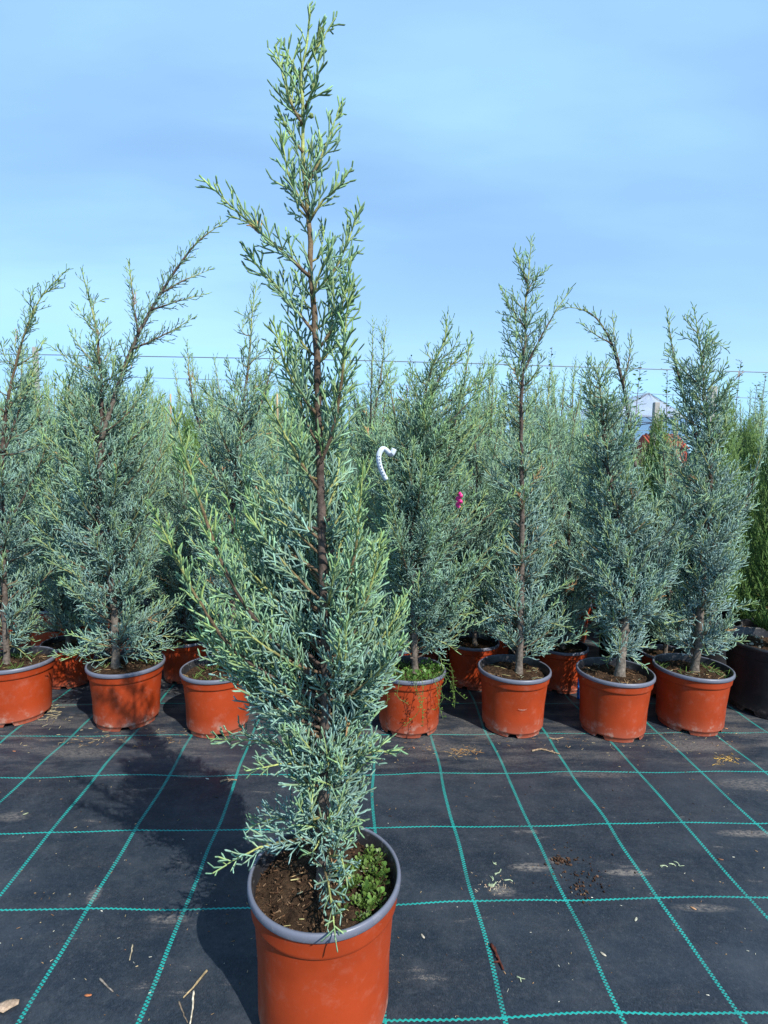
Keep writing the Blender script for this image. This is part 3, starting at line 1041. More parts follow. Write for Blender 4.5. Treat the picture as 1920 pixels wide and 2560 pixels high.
p5 = row_tree('straight narrow blue-grey cypress with a bare lower trunk, pot with a pale scratch', 1113, 2.32, 0.158, 0.26,
              [(1120, 1452), (1124, 1350), (1127, 1200), (1128, 1050), (1127, 900), (1130, 800), (1135, 720), (1136, 640), (1143, 580), (1148, 525)],
              [([(1132, 800), (1160, 745), (1190, 690), (1226, 634)], -0.02, 0.05, 0.35), ([(1136, 710), (1115, 680), (1098, 655), (1086, 630)], 0.03, 0.035, 0.35),
               ([(1136, 640), (1150, 610), (1176, 585)], 0.0, 0.025, 0.4), ([(1138, 610), (1125, 580), (1115, 550)], 0.0, 0.022, 0.4),
               ([(1127, 1330), (1070, 1330), (1035, 1345)], -0.08, 0.07, 0.0), ([(1125, 1350), (1180, 1345), (1225, 1355)], -0.03, 0.08, 0.0)],
              [(560, 1125, 1160), (620, 1105, 1170), (700, 1090, 1195), (800, 1080, 1190), (900, 1080, 1190), (1000, 1055, 1200), (1100, 1035, 1210), (1200, 1035, 1235), (1290, 1035, 1250), (1370, 1045, 1235)],
              115, 0.0150, blue=0.55, clear=(0.2, 1.75))
p6 = row_tree('blue-grey cypress with a stout leaning trunk and a crooked top bent sideways', 1332, 2.30, 0.160, 0.262,
              [(1338, 1462), (1348, 1360), (1362, 1270), (1352, 1200), (1335, 1110), (1312, 1000), (1303, 920), (1298, 850), (1288, 790)],
              [([(1372, 1010), (1362, 930), (1350, 850), (1335, 790), (1320, 740), (1290, 690), (1255, 668), (1222, 664)], 0.06, 0.04, 0.3),
               ([(1338, 790), (1328, 740), (1324, 690)], 0.06, 0.03, 0.3), ([(1345, 830), (1358, 780), (1362, 735)], 0.06, 0.035, 0.3), ([(1320, 742), (1290, 725), (1262, 705)], 0.06, 0.03, 0.3),
               ([(1360, 1280), (1420, 1215), (1480, 1170), (1520, 1130), (1545, 1085)], -0.10, 0.085, 0.05), ([(1362, 1260), (1410, 1190), (1460, 1130), (1500, 1090), (1560, 1075)], -0.16, 0.075, 0.08),
               ([(1355, 1340), (1395, 1330), (1430, 1325), (1455, 1330)], -0.06, 0.07, 0.0), ([(1352, 1350), (1310, 1330), (1275, 1335)], -0.08, 0.07, 0.0)],
              [(770, 1265, 1300), (830, 1250, 1360), (900, 1250, 1385), (1000, 1250, 1400), (1100, 1245, 1440), (1180, 1245, 1460), (1260, 1265, 1440), (1330, 1290, 1430), (1400, 1300, 1410), (1440, 1310, 1400)],
              175, 0.0205, blue=0.70, fresh=0.05)
p7 = row_tree('pale silvery cypress with a wide bushy crown beside the black pot', 1500, 2.37, 0.163, 0.262,
              [(1500, 1448), (1510, 1370), (1514, 1290), (1520, 1220), (1530, 1120), (1536, 1030), (1530, 930), (1520, 840), (1513, 760), (1500, 675)],
              [([(1525, 1000), (1490, 900), (1465, 810), (1450, 740), (1442, 682)], 0.03, 0.05, 0.3), ([(1518, 1225), (1570, 1160), (1610, 1090), (1635, 1010), (1648, 950)], -0.06, 0.06, 0.02),
               ([(1515, 780), (1540, 740), (1562, 750)], 0.02, 0.035, 0.3), ([(1512, 1330), (1560, 1315), (1600, 1310), (1622, 1305)], -0.06, 0.06, 0.0),
               ([(1508, 1380), (1560, 1385), (1600, 1385)], -0.06, 0.05, 0.05), ([(1512, 1330), (1475, 1340), (1445, 1345)], -0.06, 0.07, 0.0)],
              [(690, 1480, 1520), (760, 1450, 1555), (850, 1445, 1570), (950, 1445, 1560), (1050, 1430, 1610), (1130, 1410, 1625), (1210, 1430, 1605), (1290, 1450, 1590), (1350, 1445, 1590), (1400, 1450, 1590)],
              170, 0.0165, weeds=8, blue=0.80, fresh=0.03)

# trailing weeds over the rim of the weedy pot
r4, b4 = p4[0], p4[2]
wg = Geo()
for k in range(11):
    a = rng.uniform(-2.2, 0.5)
    R = 0.155
    s = np.array([math.cos(a) * R * 0.8, math.sin(a) * R * 0.8, 0.235])
    o_ = np.array([math.cos(a), math.sin(a), 0])
    ln = rng.uniform(0.05, 0.15)
    pp = [s, s + o_ * 0.035 + [0, 0, 0.035], s + o_ * 0.065 + [0, 0, 0.012], s + o_ * 0.075 + [rng.normal(0, 0.02), 0, -ln * 0.5], s + o_ * 0.085 + [rng.normal(0, 0.03), 0, -ln]]
    q, _ = resample(pp, 0.008)
    tube(wg, q, 0.0009, 4, (0.16, 0.24, 0.06))
    leaf_patch(wg, [tuple(x) for x in q[3::2]], 0.007, (0.12, 0.23, 0.05), 0.004, 2)
for k in range(46):
    a, d = rng.uniform(-2.6, 0.9), 0.135 * math.sqrt(rng.random())
    leaf_patch(wg, [(d * math.cos(a), d * math.sin(a), 0.232)], 0.014, (0.11, 0.23, 0.04), 0.03, 4)
obj('trailing_weed', wg, M_LEAF, r4)['kind'] = 'stuff'
# pale scratch on the pot of the straight cypress
sc = Geo()
r5 = p5[0]
th0 = -math.pi / 2 + 0.05
for dz in (0.0, 0.0022, -0.0024):
    th = np.linspace(th0 - 0.14 + dz * 8, th0 + 0.14, 10)
    zz_ = 0.135 + dz - 0.004 * (1 - ((th - th0) / 0.14) ** 2)
    rad = 0.1265 + 0.0255 * (zz_ - 0.013) / 0.247 + 0.0032
    tube(sc, np.stack([rad * np.cos(th), rad * np.sin(th), zz_], 1), 0.0004 * np.sin(np.linspace(0.2, 2.94, 10)), 4, (0.50, 0.30, 0.24))
obj('scratch', sc, M_SOILBIT, r5)

# ------------------------------------------------------------------ green cypresses
def green_crown(Ht, R, n, z0, lite=True):
    c = Geo()
    G1, G2 = np.array([0.045, 0.105, 0.022]), np.array([0.10, 0.175, 0.035])
    for k in range(n):
        zt = z0 + (Ht - z0) * (1 - (1 - (k + rng.random()) / n) ** 0.9)
        f = (zt - z0) / (Ht - z0)
        rr_ = R * (min(1, f / 0.12)) ** 0.5 * (1 - f) ** 0.62 + 0.012
        a = k * 2.399
        r_ = rr_ * rng.uniform(0.5, 1.0) ** 0.5
        e = np.array([r_ * math.cos(a), r_ * math.sin(a), zt])
        b = np.array([0, 0, max(z0 - 0.02, zt - 0.10 - r_)])
        u = np.linspace(0, 1, 4)[:, None]
        m_ = b + (e - b) * np.array([0.75, 0.75, 0.4])
        Q = (1 - u) ** 2 * b + 2 * u * (1 - u) * m_ + u * u * e
        pts, Lp = resample(Q, 0.016)
        T = unit(np.gradient(pts, axis=0))
        nn = len(pts)
        for rep in range(2):
            D = side_dirs(T, 0.35, 0.8, 0.7)
            L = rng.uniform(0.025, 0.055, nn)
            mixf = np.clip(rng.normal(0.45, 0.25, nn) + 0.25 * (np.linspace(0, 1, nn) - 0.5), 0, 1)[:, None]
            cc = G1 * (1 - mixf) + G2 * mixf
            sticks(c, pts, D, L, 0.0024, D * 0 + np.array([0, 0, 0.004]), cc, cc * 1.2, True)
            idx, kk, tt, pos, tan = kids(pts, D, D * 0, L, 0.011, 0.2)
            D2 = side_dirs(tan, 0.4, 0.8, 0.35)
            sticks(c, pos, D2, rng.uniform(0.012, 0.024, len(idx)), 0.0019, D2 * 0, cc[idx], cc[idx] * 1.25, True)
    return c


def green_tree(label, loc, Ht, R, potR, potH, n, group=None, rz=0.0, bits=160, cat='potted tree'):
    root = thing('potted_green_cypress', label, cat, loc, group, rz)
    add_pot(root, potR, potH, black=True, soil=0.04, bits=bits, straw=20)
    tg_, tp_, _ = trunk_geo([(0, 0, potH - 0.05), (0.004, 0, potH + 0.3), (0, 0.003, Ht * 0.9)], 0.013, 0.002, 8, 0)
    obj('trunk', tg_, M_BARK, root)
    c = obj('crown', green_crown(Ht, R, n, potH + 0.05), M_FOL, root)
    c['kind'] = 'stuff'
    return root


pg = on_plane(1932, 1650, 2.55)
gt = green_tree('dense dark green columnar cypress in a big black pot with pebbles on the soil', (pg[0], 2.55, 0), 1.62, 0.20, 0.215, 0.33, 330)
pb = Geo()
for k in range(60):
    a, d = rng.uniform(0, 6.28), 0.19 * math.sqrt(rng.random())
    s = rng.uniform(0.004, 0.011)
    u = np.linspace(0, 1, 4)
    P_ = np.stack([d * math.cos(a) + (u - 0.5) * s * 1.6, d * math.sin(a) + 0 * u, 0.297 + 0 * u], 1)
    tube(pb, P_, s * np.sqrt(np.clip(1 - (2 * u - 1) ** 2, 0.15, 1)), 6, np.array([0.32, 0.30, 0.24]) * rng.uniform(0.6, 1.5), rough=0.15)
o = obj('pebbles', pb, M_SOILBIT, gt)
o['kind'] = 'stuff'

# ------------------------------------------------------------------ rows of stock behind
def stock_variant(ht, wl, wr, lean, nb, blue, fresh):
    R, H = 0.155, 0.255
    root = thing('potted_cypress', 'blue-grey potted cypress in the crowded stock rows behind the front pots', 'potted tree', (0, 0, 0), 'cypresses in the crowded rows behind')
    add_pot(root, R, H, bits=40, straw=12)
    z = np.linspace(H - 0.03, ht, 8)
    x = lean * ((z - H) / (ht - H)) ** 2 + rng.normal(0, 0.008, 8)
    tp0 = np.stack([x, rng.normal(0, 0.008, 8), z], 1)
    tg_, tp_, _ = trunk_geo(tp0, 0.0135, 0.0012, 8, 5)
    obj('trunk', tg_, M_BARK, root)
    c = Geo()
    pr = [(H + 0.08, 0.10, 0.10), (H + 0.2, wl * 0.9, wr * 0.9), (ht * 0.45, wl, wr), (ht * 0.62, wl * 0.95, wr * 0.95), (ht * 0.78, wl * 0.7, wr * 0.75), (ht * 0.9, wl * 0.36, wr * 0.36), (ht, 0.015, 0.015)]
    for Q in auto_branches(tp_, pr, nb, H + 0.05, depth=1.0, rise=(0.6, 1.2), ragged=0.25):
        L = np.linalg.norm(np.diff(Q, axis=0), axis=1).sum()
        branch_wood(c, Q, 0.0012 + 0.007 * L, 0.001, 4)
        foliage(c, Q, min(0.10, 0.022 + 0.30 * L), ds=0.0145, fresh=fresh + 0.35 * max(0, (Q[-1, 2] - 0.9) / 0.9), blue=blue, tw=0.0026, sp2=0.012, lite=True)
    foliage(c, tp_[tp_[:, 2] > ht * 0.65], 0.05, ds=0.016, fresh=0.4, blue=blue, tip_taper=0.35, lite=True)
    for k in range(3):                                        # side leaders that break the outline
        z0 = ht * rng.uniform(0.40, 0.58)
        a, rr_, zt = rng.uniform(0, 6.28), rng.uniform(0.14, 0.30), ht * rng.uniform(0.82, 1.03)
        b = at_height(tp_, z0)
        Q = [b, b + [rr_ * 0.5 * math.cos(a), rr_ * 0.5 * math.sin(a), (zt - z0) * 0.35], b + [rr_ * 0.85 * math.cos(a), rr_ * 0.85 * math.sin(a), (zt - z0) * 0.75], b + [rr_ * math.cos(a), rr_ * math.sin(a), zt - z0]]
        branch_wood(c, Q, 0.0065, 0.001, 5)
        foliage(c, Q, 0.085, ds=0.013, t0=0.15, fresh=fresh + 0.2, blue=blue, tw=0.0026, sp2=0.012, lite=True)
    o = obj('crown', c, M_FOL, root)
    o['kind'] = 'stuff'
    return root


variants = [stock_variant(1.70, 0.28, 0.26, 0.05, 110, 0.40, 0.15), stock_variant(1.58, 0.24, 0.29, -0.06, 110, 0.50, 0.10),
            stock_variant(1.82, 0.23, 0.25, 0.10, 105, 0.35, 0.25), stock_variant(1.62, 0.29, 0.26, -0.12, 115, 0.60, 0.08)]
gvar = green_tree('bright green columnar cypress standing among the blue-grey stock rows', (0, 0, 0), 1.50, 0.17, 0.15, 0.26, 210, 'green cypresses among the stock rows', bits=30)
used = set()


def place(src, x, y, rz, sc, label=None, group=None):
    if src.name in used:
        o = copy_tree(src)
    else:
        o = src
        used.add(src.name)
    o.location = (x, y, 0)
    o.rotation_euler = (0, 0, rz)
    o.scale = (sc, sc, sc)
    green = 'green' in src.name
    o['label'] = label or ('bright green columnar cypress standing among the blue-grey stock rows' if green else 'blue-grey potted cypress in the crowded stock rows behind the front pots')
    o['group'] = group or ('green cypresses among the stock rows' if green else 'cypresses in the crowded rows behind')
    return o


rowy = [2.74, 3.16, 3.60, 4.05, 4.55, 5.1, 5.75, 6.5, 7.4, 8.5]
second = [150, 400, 610, 850, 1020, 1212, 1440]             # second row, seen between the front pots
SECOND = ['second-row blue-grey cypress standing behind and between the grassy pot and the shadow-dappled pot',
          'second-row blue-grey cypress behind and between the shadow-dappled pot and the pale-rimmed pot',
          'second-row blue-grey cypress right behind the tall front cypress',
          'second-row blue-grey cypress behind the pot of trailing weeds, next to the tall front cypress',
          'second-row blue-grey cypress behind and between the pot of trailing weeds and the straight narrow cypress',
          'second-row blue-grey cypress behind and between the straight narrow cypress and the stout leaning trunk',
          'second-row blue-grey cypress behind and between the stout leaning trunk and the pale silvery cypress']
for k, xd in enumerate(second):
    y = 2.73 + rng.uniform(-0.05, 0.06)
    x = on_plane(xd * K, 1650, y)[0]
    place(variants[k % 4], x, y, rng.uniform(0, 6.28), rng.uniform(0.80, 0.90), SECOND[k], 'cypresses of the second row')
for ri, y0 in enumerate(rowy[1:]):
    sx = 0.37 + 0.035 * ri
    half = 0.78 * y0 + 0.2
    n = int(2 * half / sx) + 1
    for q in range(n):
        x = -half + sx * (q + (0.5 if ri % 2 else 0.0)) + rng.uniform(-0.06, 0.06)
        y = y0 + rng.uniform(-0.09, 0.09)
        fx = x / y0
        gp = 0.05 if fx < 0.25 else 0.30
        if rng.random() < gp:
            place(gvar, x, y, rng.uniform(0, 6.28), rng.uniform(0.88, 1.02) * (0.8 if abs(fx - 0.518) < 0.095 else 1))
        else:
            lo, hi = (0.95, 1.08) if y0 < 5 else (1.02, 1.20)
            if abs(fx - 0.518) < 0.095:                       # a low gap in the rows, where the polytunnel shows
                lo, hi = 0.70, 0.80
            place(variants[rng.integers(0, 4)], x, y, rng.uniform(0, 6.28), rng.uniform(lo, hi))
# two green columns that rise between the silvery crowns
for xd, yd, hgt in ((1425, 890, 1.0), (1570, 840, 1.0)):
    Y = 3.1 if xd > 1500 else 3.4
    top = on_plane(xd * K, yd * K, Y)
    place(gvar, top[0], Y, rng.uniform(0, 6), top[2] / 1.52, 'slim bright green cypress rising behind the pale silvery cypress, next to the black pot' if xd > 1500 else 'slim bright green cypress standing below the polytunnel roof', 'slim green cypresses between the silvery crowns')

# ------------------------------------------------------------------ young broadleaf stock
def sapling(px_top, py_top, Y, label, leafc=(0.09, 0.16, 0.035), n=46, bent=0.03, size=0.030):
    top = on_plane(px_top, py_top, Y)
    root = thing('leafy_sapling', label, 'young tree', (top[0] - bent, Y, 0), 'leafy saplings in the back rows')
    w = Geo()
    h = top[2]
    P, _ = resample([(0, 0, 0.0), (0.01, 0, h * 0.5), (bent * 0.5, 0, h * 0.8), (bent, 0, h)], 0.05)
    tube(w, P, np.linspace(0.008, 0.0015, len(P)), 6, (0.13, 0.08, 0.05))
    obj('trunk', w, M_BARK, root)
    lf = Geo()
    for k in range(n):
        t = 0.45 + 0.55 * (k / n) ** 0.9
        z = h * t
        x = np.interp(z, P[:, 2], P[:, 0])
        leaf_patch(lf, [(x + rng.normal(0, 0.004), rng.normal(0, 0.004), z)], size * (1.15 - 0.4 * t), leafc, 0.02, 2)
    obj('leaves', lf, M_LEAF, root)


for a in ((957, 888, 5.4, 'thin leafy sapling tip poking above the stock beside a yellowish one'), (968, 938, 5.6, 'short yellowish leafy sapling tip above the stock', (0.16, 0.19, 0.04), 60),
          (1028, 890, 5.8, 'leafy sapling tip standing behind the upswept double-leader cypress'), (1380, 868, 5.2, 'leafy sapling tip beside the straight narrow cypress'),
          (1602, 905, 4.6, 'round-leaved sapling in front of the polytunnel', (0.10, 0.19, 0.04), 60, 0.03, 0.042), (1668, 925, 4.8, 'upright round-leaved sapling before the polytunnel roof', (0.09, 0.17, 0.04), 60, -0.04, 0.038),
          (1853, 900, 4.7, 'tall single-stem sapling behind the dark green columnar cypress'), (1893, 960, 5.2, 'small-leaved sapling tip next to the tall single-stem sapling'),
          (1915, 930, 4.4, 'leafy sapling above the big black pot'), (1300, 965, 6.2, 'bushy leafy sapling behind the straight narrow cypress', (0.09, 0.15, 0.04), 80, 0.02, 0.045)):
    sapling(*a)

# ------------------------------------------------------------------ wires, posts, canes
def wire(label, pxs, Y, r):
    gw = Geo()
    P = np.array([on_plane(a, b, Y) for a, b in pxs])
    # goes on past the picture on both sides to the next posts
    d0, d1 = P[0] - P[1], P[-1] - P[-2]
    P = np.concatenate([[P[0] + d0 * 0.9], P, [P[-1] + d1 * 1.2]])
    q, _ = resample(P, 0.15)
    tube(gw, q, r, 6)
    tag(obj('support_wire', gw, M_WIRE), label, 'wire', 'wires strung over the stock rows')
    return q


w1_ = wire('taut grey wire strung above all the crowns', [(0, 885), (700, 897), (1157, 908), (1500, 919), (1920, 931)], 4.4, 0.0036)
w2_ = wire('second thinner wire strung lower behind the first', [(600, 951), (910, 960), (1269, 970), (1560, 982)], 7.0, 0.0036)
w3_ = wire('low wire passing in front of the polytunnel', [(1560, 1038), (1700, 1042), (1920, 1052)], 7.8, 0.0030)
w4_ = wire('lowest wire crossing in front of the red house', [(1600, 1076), (1760, 1081), (1920, 1085)], 7.8, 0.0026)


def post(label, px, py, Y, w=0.07, m_=None):
    top = on_plane(px, py, Y)
    gw = Geo()
    h = top[2]
    b = 0.006
    ring = np.array([(-w / 2 + b, -w / 2), (w / 2 - b, -w / 2), (w / 2, -w / 2 + b), (w / 2, w / 2 - b), (w / 2 - b, w / 2), (-w / 2 + b, w / 2), (-w / 2, w / 2 - b), (-w / 2, -w / 2 + b)])
    zs2 = [-0.05, h * 0.5, h - 0.01, h]
    V = np.concatenate([np.c_[ring * (0.92 if k == 3 else 1.0), np.full(8, z)] for k, z in enumerate(zs2)])
    i, j = np.meshgrid(np.arange(3), np.arange(8), indexing='ij')
    q = np.stack([i * 8 + j, i * 8 + (j + 1) % 8, (i + 1) * 8 + (j + 1) % 8, (i + 1) * 8 + j], -1).reshape(-1, 4)
    gw.add(V, [q, (24 + np.arange(8))[None]])
    o = obj('concrete_post', gw, m_ or M_CONC, smooth=False)
    o.location = (top[0], Y, 0)
    tag(o, label, 'post', 'posts that carry the wires')


post('grey concrete post carrying the upper wire beside the bent-tip cypress', 88, 868, 7.05, 0.055)
post('concrete post standing in front of the polytunnel', 1641, 1006, 7.88, 0.075)
post('concrete post behind the pale silvery cypress', 1783, 966, 4.48, 0.05)
for k, (px_, py_, Y) in enumerate(((700, 985, 3.9), (1010, 1000, 4.3), (860, 1020, 4.2), (1255, 1010, 4.6), (1700, 1050, 4.8), (420, 985, 4.3), (180, 960, 4.2), (1480, 1000, 4.2))):
    top = on_plane(px_, py_, Y)
    gw = Geo()
    P = np.stack([np.linspace(0, 0.02, 14) * (1 if k % 2 else -1), np.zeros(14), np.linspace(0, top[2], 14)], 1)
    tube(gw, P, 0.0065 * (1 + 0.15 * (np.arange(14) % 3 == 0)), 7)
    o = obj('bamboo_cane', gw, M_CANE)
    o.location = (top[0], Y, 0)
    tag(o, 'thin tan bamboo cane standing among the stock crowns', 'cane', 'bamboo canes among the stock')

# ------------------------------------------------------------------ far buildings and trees
def box(geo, x0, x1, y0, y1, z0, z1, c=(0.5, 0.5, 0.5)):
    V = [(x, y, z) for z in (z0, z1) for y in (y0, y1) for x in (x0, x1)]
    geo.add(V, [np.array([[0, 2, 3, 1], [4, 5, 7, 6], [0, 1, 5, 4], [2, 6, 7, 3], [0, 4, 6, 2], [1, 3, 7, 5]])], c)


GYd = 26.0
ap = on_plane(1621, 984, GYd)
ev = on_plane(1716, 1044, GYd)
hw, rz_, ez = ev[0] - ap[0], ap[2], ev[2]
gh = thing('polytunnel', 'pale polythene greenhouse with a pitched gable roof far behind the stock', 'greenhouse', (ap[0], GYd, 0))
fr_ = Geo()
for yy in (0, 3, 6, 9):
    for sx_ in (-1, 1):
        tube(fr_, [(sx_ * hw, yy, 0), (sx_ * hw, yy, ez), (0, yy, rz_)], 0.035, 6)
    tube(fr_, [(-hw, yy, ez), (hw, yy, ez)], 0.025, 6)
for xx, zc in ((-hw, ez), (hw, ez), (0, rz_)):
    tube(fr_, [(xx, 0, zc), (xx, 9, zc)], 0.03, 6)
obj('frame', fr_, M_STEEL, gh)
for name, V in (('roof_sheet', [(0.0, -0.05, rz_ + 0.05), (hw + 0.05, -0.05, ez + 0.04), (hw + 0.05, 9.05, ez + 0.04), (0.0, 9.05, rz_ + 0.05)]),
                ('roof_sheet', [(0.0, -0.05, rz_ + 0.05), (-hw - 0.05, -0.05, ez + 0.04), (-hw - 0.05, 9.05, ez + 0.04), (0.0, 9.05, rz_ + 0.05)]),
                ('gable_sheet', [(-hw, -0.06, ez), (hw, -0.06, ez), (0, -0.06, rz_), (0, -0.06, rz_)]),
                ('wall_sheet', [(hw + 0.05, -0.05, 0), (hw + 0.05, 9.05, 0), (hw + 0.05, 9.05, ez), (hw + 0.05, -0.05, ez)])):
    sg2 = Geo()
    V = np.array(V, float)
    u, v = np.meshgrid(np.linspace(0, 1, 13), np.linspace(0, 1, 7), indexing='ij')
    G_ = ((1 - u)[..., None] * (1 - v)[..., None] * V[0] + u[..., None] * (1 - v)[..., None] * V[1] + u[..., None] * v[..., None] * V[2] + (1 - u)[..., None] * v[..., None] * V[3])
    G_ = G_ + rng.normal(0, 0.012, G_.shape)
    i, j = np.meshgrid(np.arange(12), np.arange(6), indexing='ij')
    sg2.add(G_, [np.stack([i * 7 + j, i * 7 + j + 1, (i + 1) * 7 + j + 1, (i + 1) * 7 + j], -1).reshape(-1, 4)])
    obj(name, sg2, M_POLY, gh)

HYd = 20.0
rl = on_plane(1652, 1135, HYd)
rrp = on_plane(1702, 1085, HYd)
hs = thing('red_house', 'small red brick and tile house with a chimney far behind the stock', 'house', ((rl[0] + rrp[0]) / 2, HYd, 0))
hh, ew = 1.95, 0.62
wl_ = Geo()
box(wl_, -ew, ew, 0, 1.6, 0, hh)
obj('wall', wl_, M_BRICK, hs, smooth=False)
rf = Geo()
zt_ = rrp[2]
rf.add([(-ew - 0.06, -0.08, hh - 0.02), (ew + 0.06, -0.08, hh - 0.02), (ew + 0.06, 0.8, zt_), (-ew - 0.06, 0.8, zt_), (-ew - 0.06, 1.7, hh - 0.02), (ew + 0.06, 1.7, hh - 0.02)],
       [np.array([[0, 1, 2, 3], [3, 2, 5, 4]]), np.array([[0, 3, 4], [1, 5, 2]])])
ro = obj('roof', rf, M_BRICK, hs, smooth=False)
for q in range(9):
    tl = Geo()
    x = -ew + (q + 0.5) * 2 * ew / 9
    tube(tl, [(x, -0.09, hh + 0.0), (x, 0.8, zt_ + 0.02)], 0.055, 7)
    obj('roof_tile_row', tl, M_BRICK, ro)
ch = Geo()
cz = on_plane(1663, 1066, HYd)[2]
box(ch, -0.42, -0.18, 0.5, 0.75, hh + 0.1, cz)
box(ch, -0.45, -0.15, 0.47, 0.78, cz, cz + 0.06)
obj('chimney', ch, M_BRICK, ro, smooth=False)

tl_ = Geo()
n = 9000
X = rng.uniform(-75, 75, n)
Hm = 2.6 + 0.9 * np.sin(X * 0.21) + 0.7 * np.sin(X * 0.53 + 2) + 0.5 * np.sin(X * 1.3)
P = np.stack([X, 52 + rng.uniform(0, 6, n), Hm * np.sqrt(rng.random(n))], 1)
D = unit(rng.normal(0, 1, (n, 3)) + [0, 0, 0.6])
sticks(tl_, P, D, rng.uniform(0.35, 0.9, n), rng.uniform(0.15, 0.32, n), D * 0, np.array([0.035, 0.065, 0.025]) * np.exp(rng.normal(0, 0.3, (n, 1))))
o = tag(obj('far_hedgerow', tl_, M_LEAF), 'dark green line of distant trees and hedges on the horizon', 'trees', kind='stuff')

# ------------------------------------------------------------------ tags, ribbon, blue plastic
def ribbon(geo, P, W, c=(0.6, 0.65, 0.7), thick=0.0006):
    P = np.asarray(P, float)
    n = len(P)
    T = unit(np.gradient(P, axis=0))
    Nn = unit(np.cross(T, W))
    V = np.concatenate([P - W + Nn * thick, P + W + Nn * thick, P + W - Nn * thick, P - W - Nn * thick])
    q = []
    for k in range(n - 1):
        for a in range(4):
            b = (a + 1) % 4
            q.append((a * n + k, b * n + k, b * n + k + 1, a * n + k + 1))
    ends = [(0, 3 * n, 2 * n, n), (n - 1, 2 * n - 1, 3 * n - 1, 4 * n - 1)]
    geo.add(V, [np.array(q), np.array(ends)], c)


TY = 2.02
tp_px = [(986, 1122), (978, 1136), (966, 1126), (956, 1122), (948, 1135), (947, 1152), (952, 1172), (960, 1190), (966, 1200)]
Pt = np.array([on_plane(a, b, TY) for a, b in tp_px])
Pt, _ = resample(Pt, 0.004)
lab = thing('tree_label', 'white looped plastic plant label hanging in the upswept double-leader cypress', 'label', tuple(Pt[0]))
gw = Geo()
Wv = unit(np.cross(np.gradient(Pt, axis=0), np.array([0.25, 1.0, 0.3]))) * 0.0095
ribbon(gw, Pt - Pt[0], Wv)
sb = obj('strip', gw, M_TAPE, lab)
gi = Geo()
kk = len(Pt)
T_ = unit(np.gradient(Pt, axis=0))
Nn = unit(np.cross(T_, Wv))
for q in range(int(kk * 0.5), kk - 3, 3):
    for s_ in (-0.45, 0.35):
        c0 = Pt[q] - Pt[0] + Wv[q] * s_
        for sg_n in (1, -1):
            c1_ = c0 + Nn[q] * 0.0012 * sg_n
            a_ = T_[q] * 0.0022
            b_ = Wv[q] * 0.28
            gi.add([c1_ - a_ - b_, c1_ + a_ - b_ * 0.6, c1_ + a_ + b_, c1_ - a_ + b_ * 0.5], [np.array([[0, 1, 2, 3]])])
obj('print', gi, M_INK, sb)
PY = 2.05
pp = [(1147, 1232), (1152, 1240), (1143, 1247), (1152, 1254), (1143, 1261), (1149, 1269)]
Pp = np.array([on_plane(a, b, PY) for a, b in pp])
Pp[:, 1] += [0, -0.01, 0.008, -0.01, 0.008, 0]
Pp, _ = resample(Pp, 0.003)
gw = Geo()
ribbon(gw, Pp - Pp[0], unit(np.cross(np.gradient(Pp, axis=0), np.array([0.3, 1.0, 0.0]))) * 0.0065)
o = obj('marker_ribbon', gw, M_PINK)
o.location = tuple(Pp[0])
tag(o, 'bright pink twisted marker ribbon tied in the foliage', 'ribbon')
gw = Geo()
b0, b1 = on_ground(1446, 1745), None
Yb = b0[1]
P = np.array([b0, on_plane(1447, 1715, Yb), on_plane(1449, 1690, Yb)]) - b0
q, _ = resample(P, 0.006)
tube(gw, q, 0.007 * (1 + 0.25 * (np.arange(len(q)) % 3 == 0)), 9)
o = obj('blue_plastic_tube', gw, M_BLUE)
o.location = tuple(b0)
tag(o, 'bright blue ribbed plastic tube standing between two terracotta pots', 'tube')
gw = Geo()
b0 = on_ground(628, 1722)
P = np.array([on_ground(668, 1690), on_ground(650, 1702), on_ground(628, 1722)]) + [0, 0, 0.004]
P = np.concatenate([P, [P[-1] + [-0.20, 0.01, 0], P[-1] + [-0.31, -0.05, 0]]])
c0 = P[0].copy()
q, _ = resample(P - c0, 0.02)
tube(gw, q, 0.0045, 8)
o = obj('irrigation_tube', gw, M_BLUE)
o.location = tuple(c0)
tag(o, 'thin blue irrigation tube lying behind the pot with a pale rim', 'tube')

# ------------------------------------------------------------------ litter on the fabric
def twig(name, label, pts, r, c, cat='twig', side=0, group=None, sides=6, wob=0.0004):
    P = np.array([on_ground(a, b) for a, b in pts])
    P[:, 2] = wrinkle(P[:, 0], P[:, 1]) + r * 0.9
    c0 = P[0].copy()
    q, L = resample(P - c0, 0.006)
    q[1:-1] += rng.normal(0, wob, q[1:-1].shape) * [1, 1, 0.3]
    gw = Geo()
    rr_ = r * (1 - 0.45 * np.linspace(0, 1, len(q))) * (1 + rng.normal(0, 0.08, len(q)))
    tube(gw, q, rr_, sides, np.asarray(c) * np.exp(rng.normal(0, 0.12, (len(q), 1))))
    for k in range(side):
        m_ = int(len(q) * (0.25 + 0.6 * rng.random()))
        d = unit((np.array([rng.normal(), rng.normal(), 0.1]))[None])[0] * rng.uniform(0.008, 0.02)
        tube(gw, [q[m_], q[m_] + d * 0.6, q[m_] + d], [r * 0.6, r * 0.45, r * 0.25], 5, c)
    o = obj(name, gw, M_SOILBIT)
    o.location = tuple(c0)
    tag(o, label, cat, group)


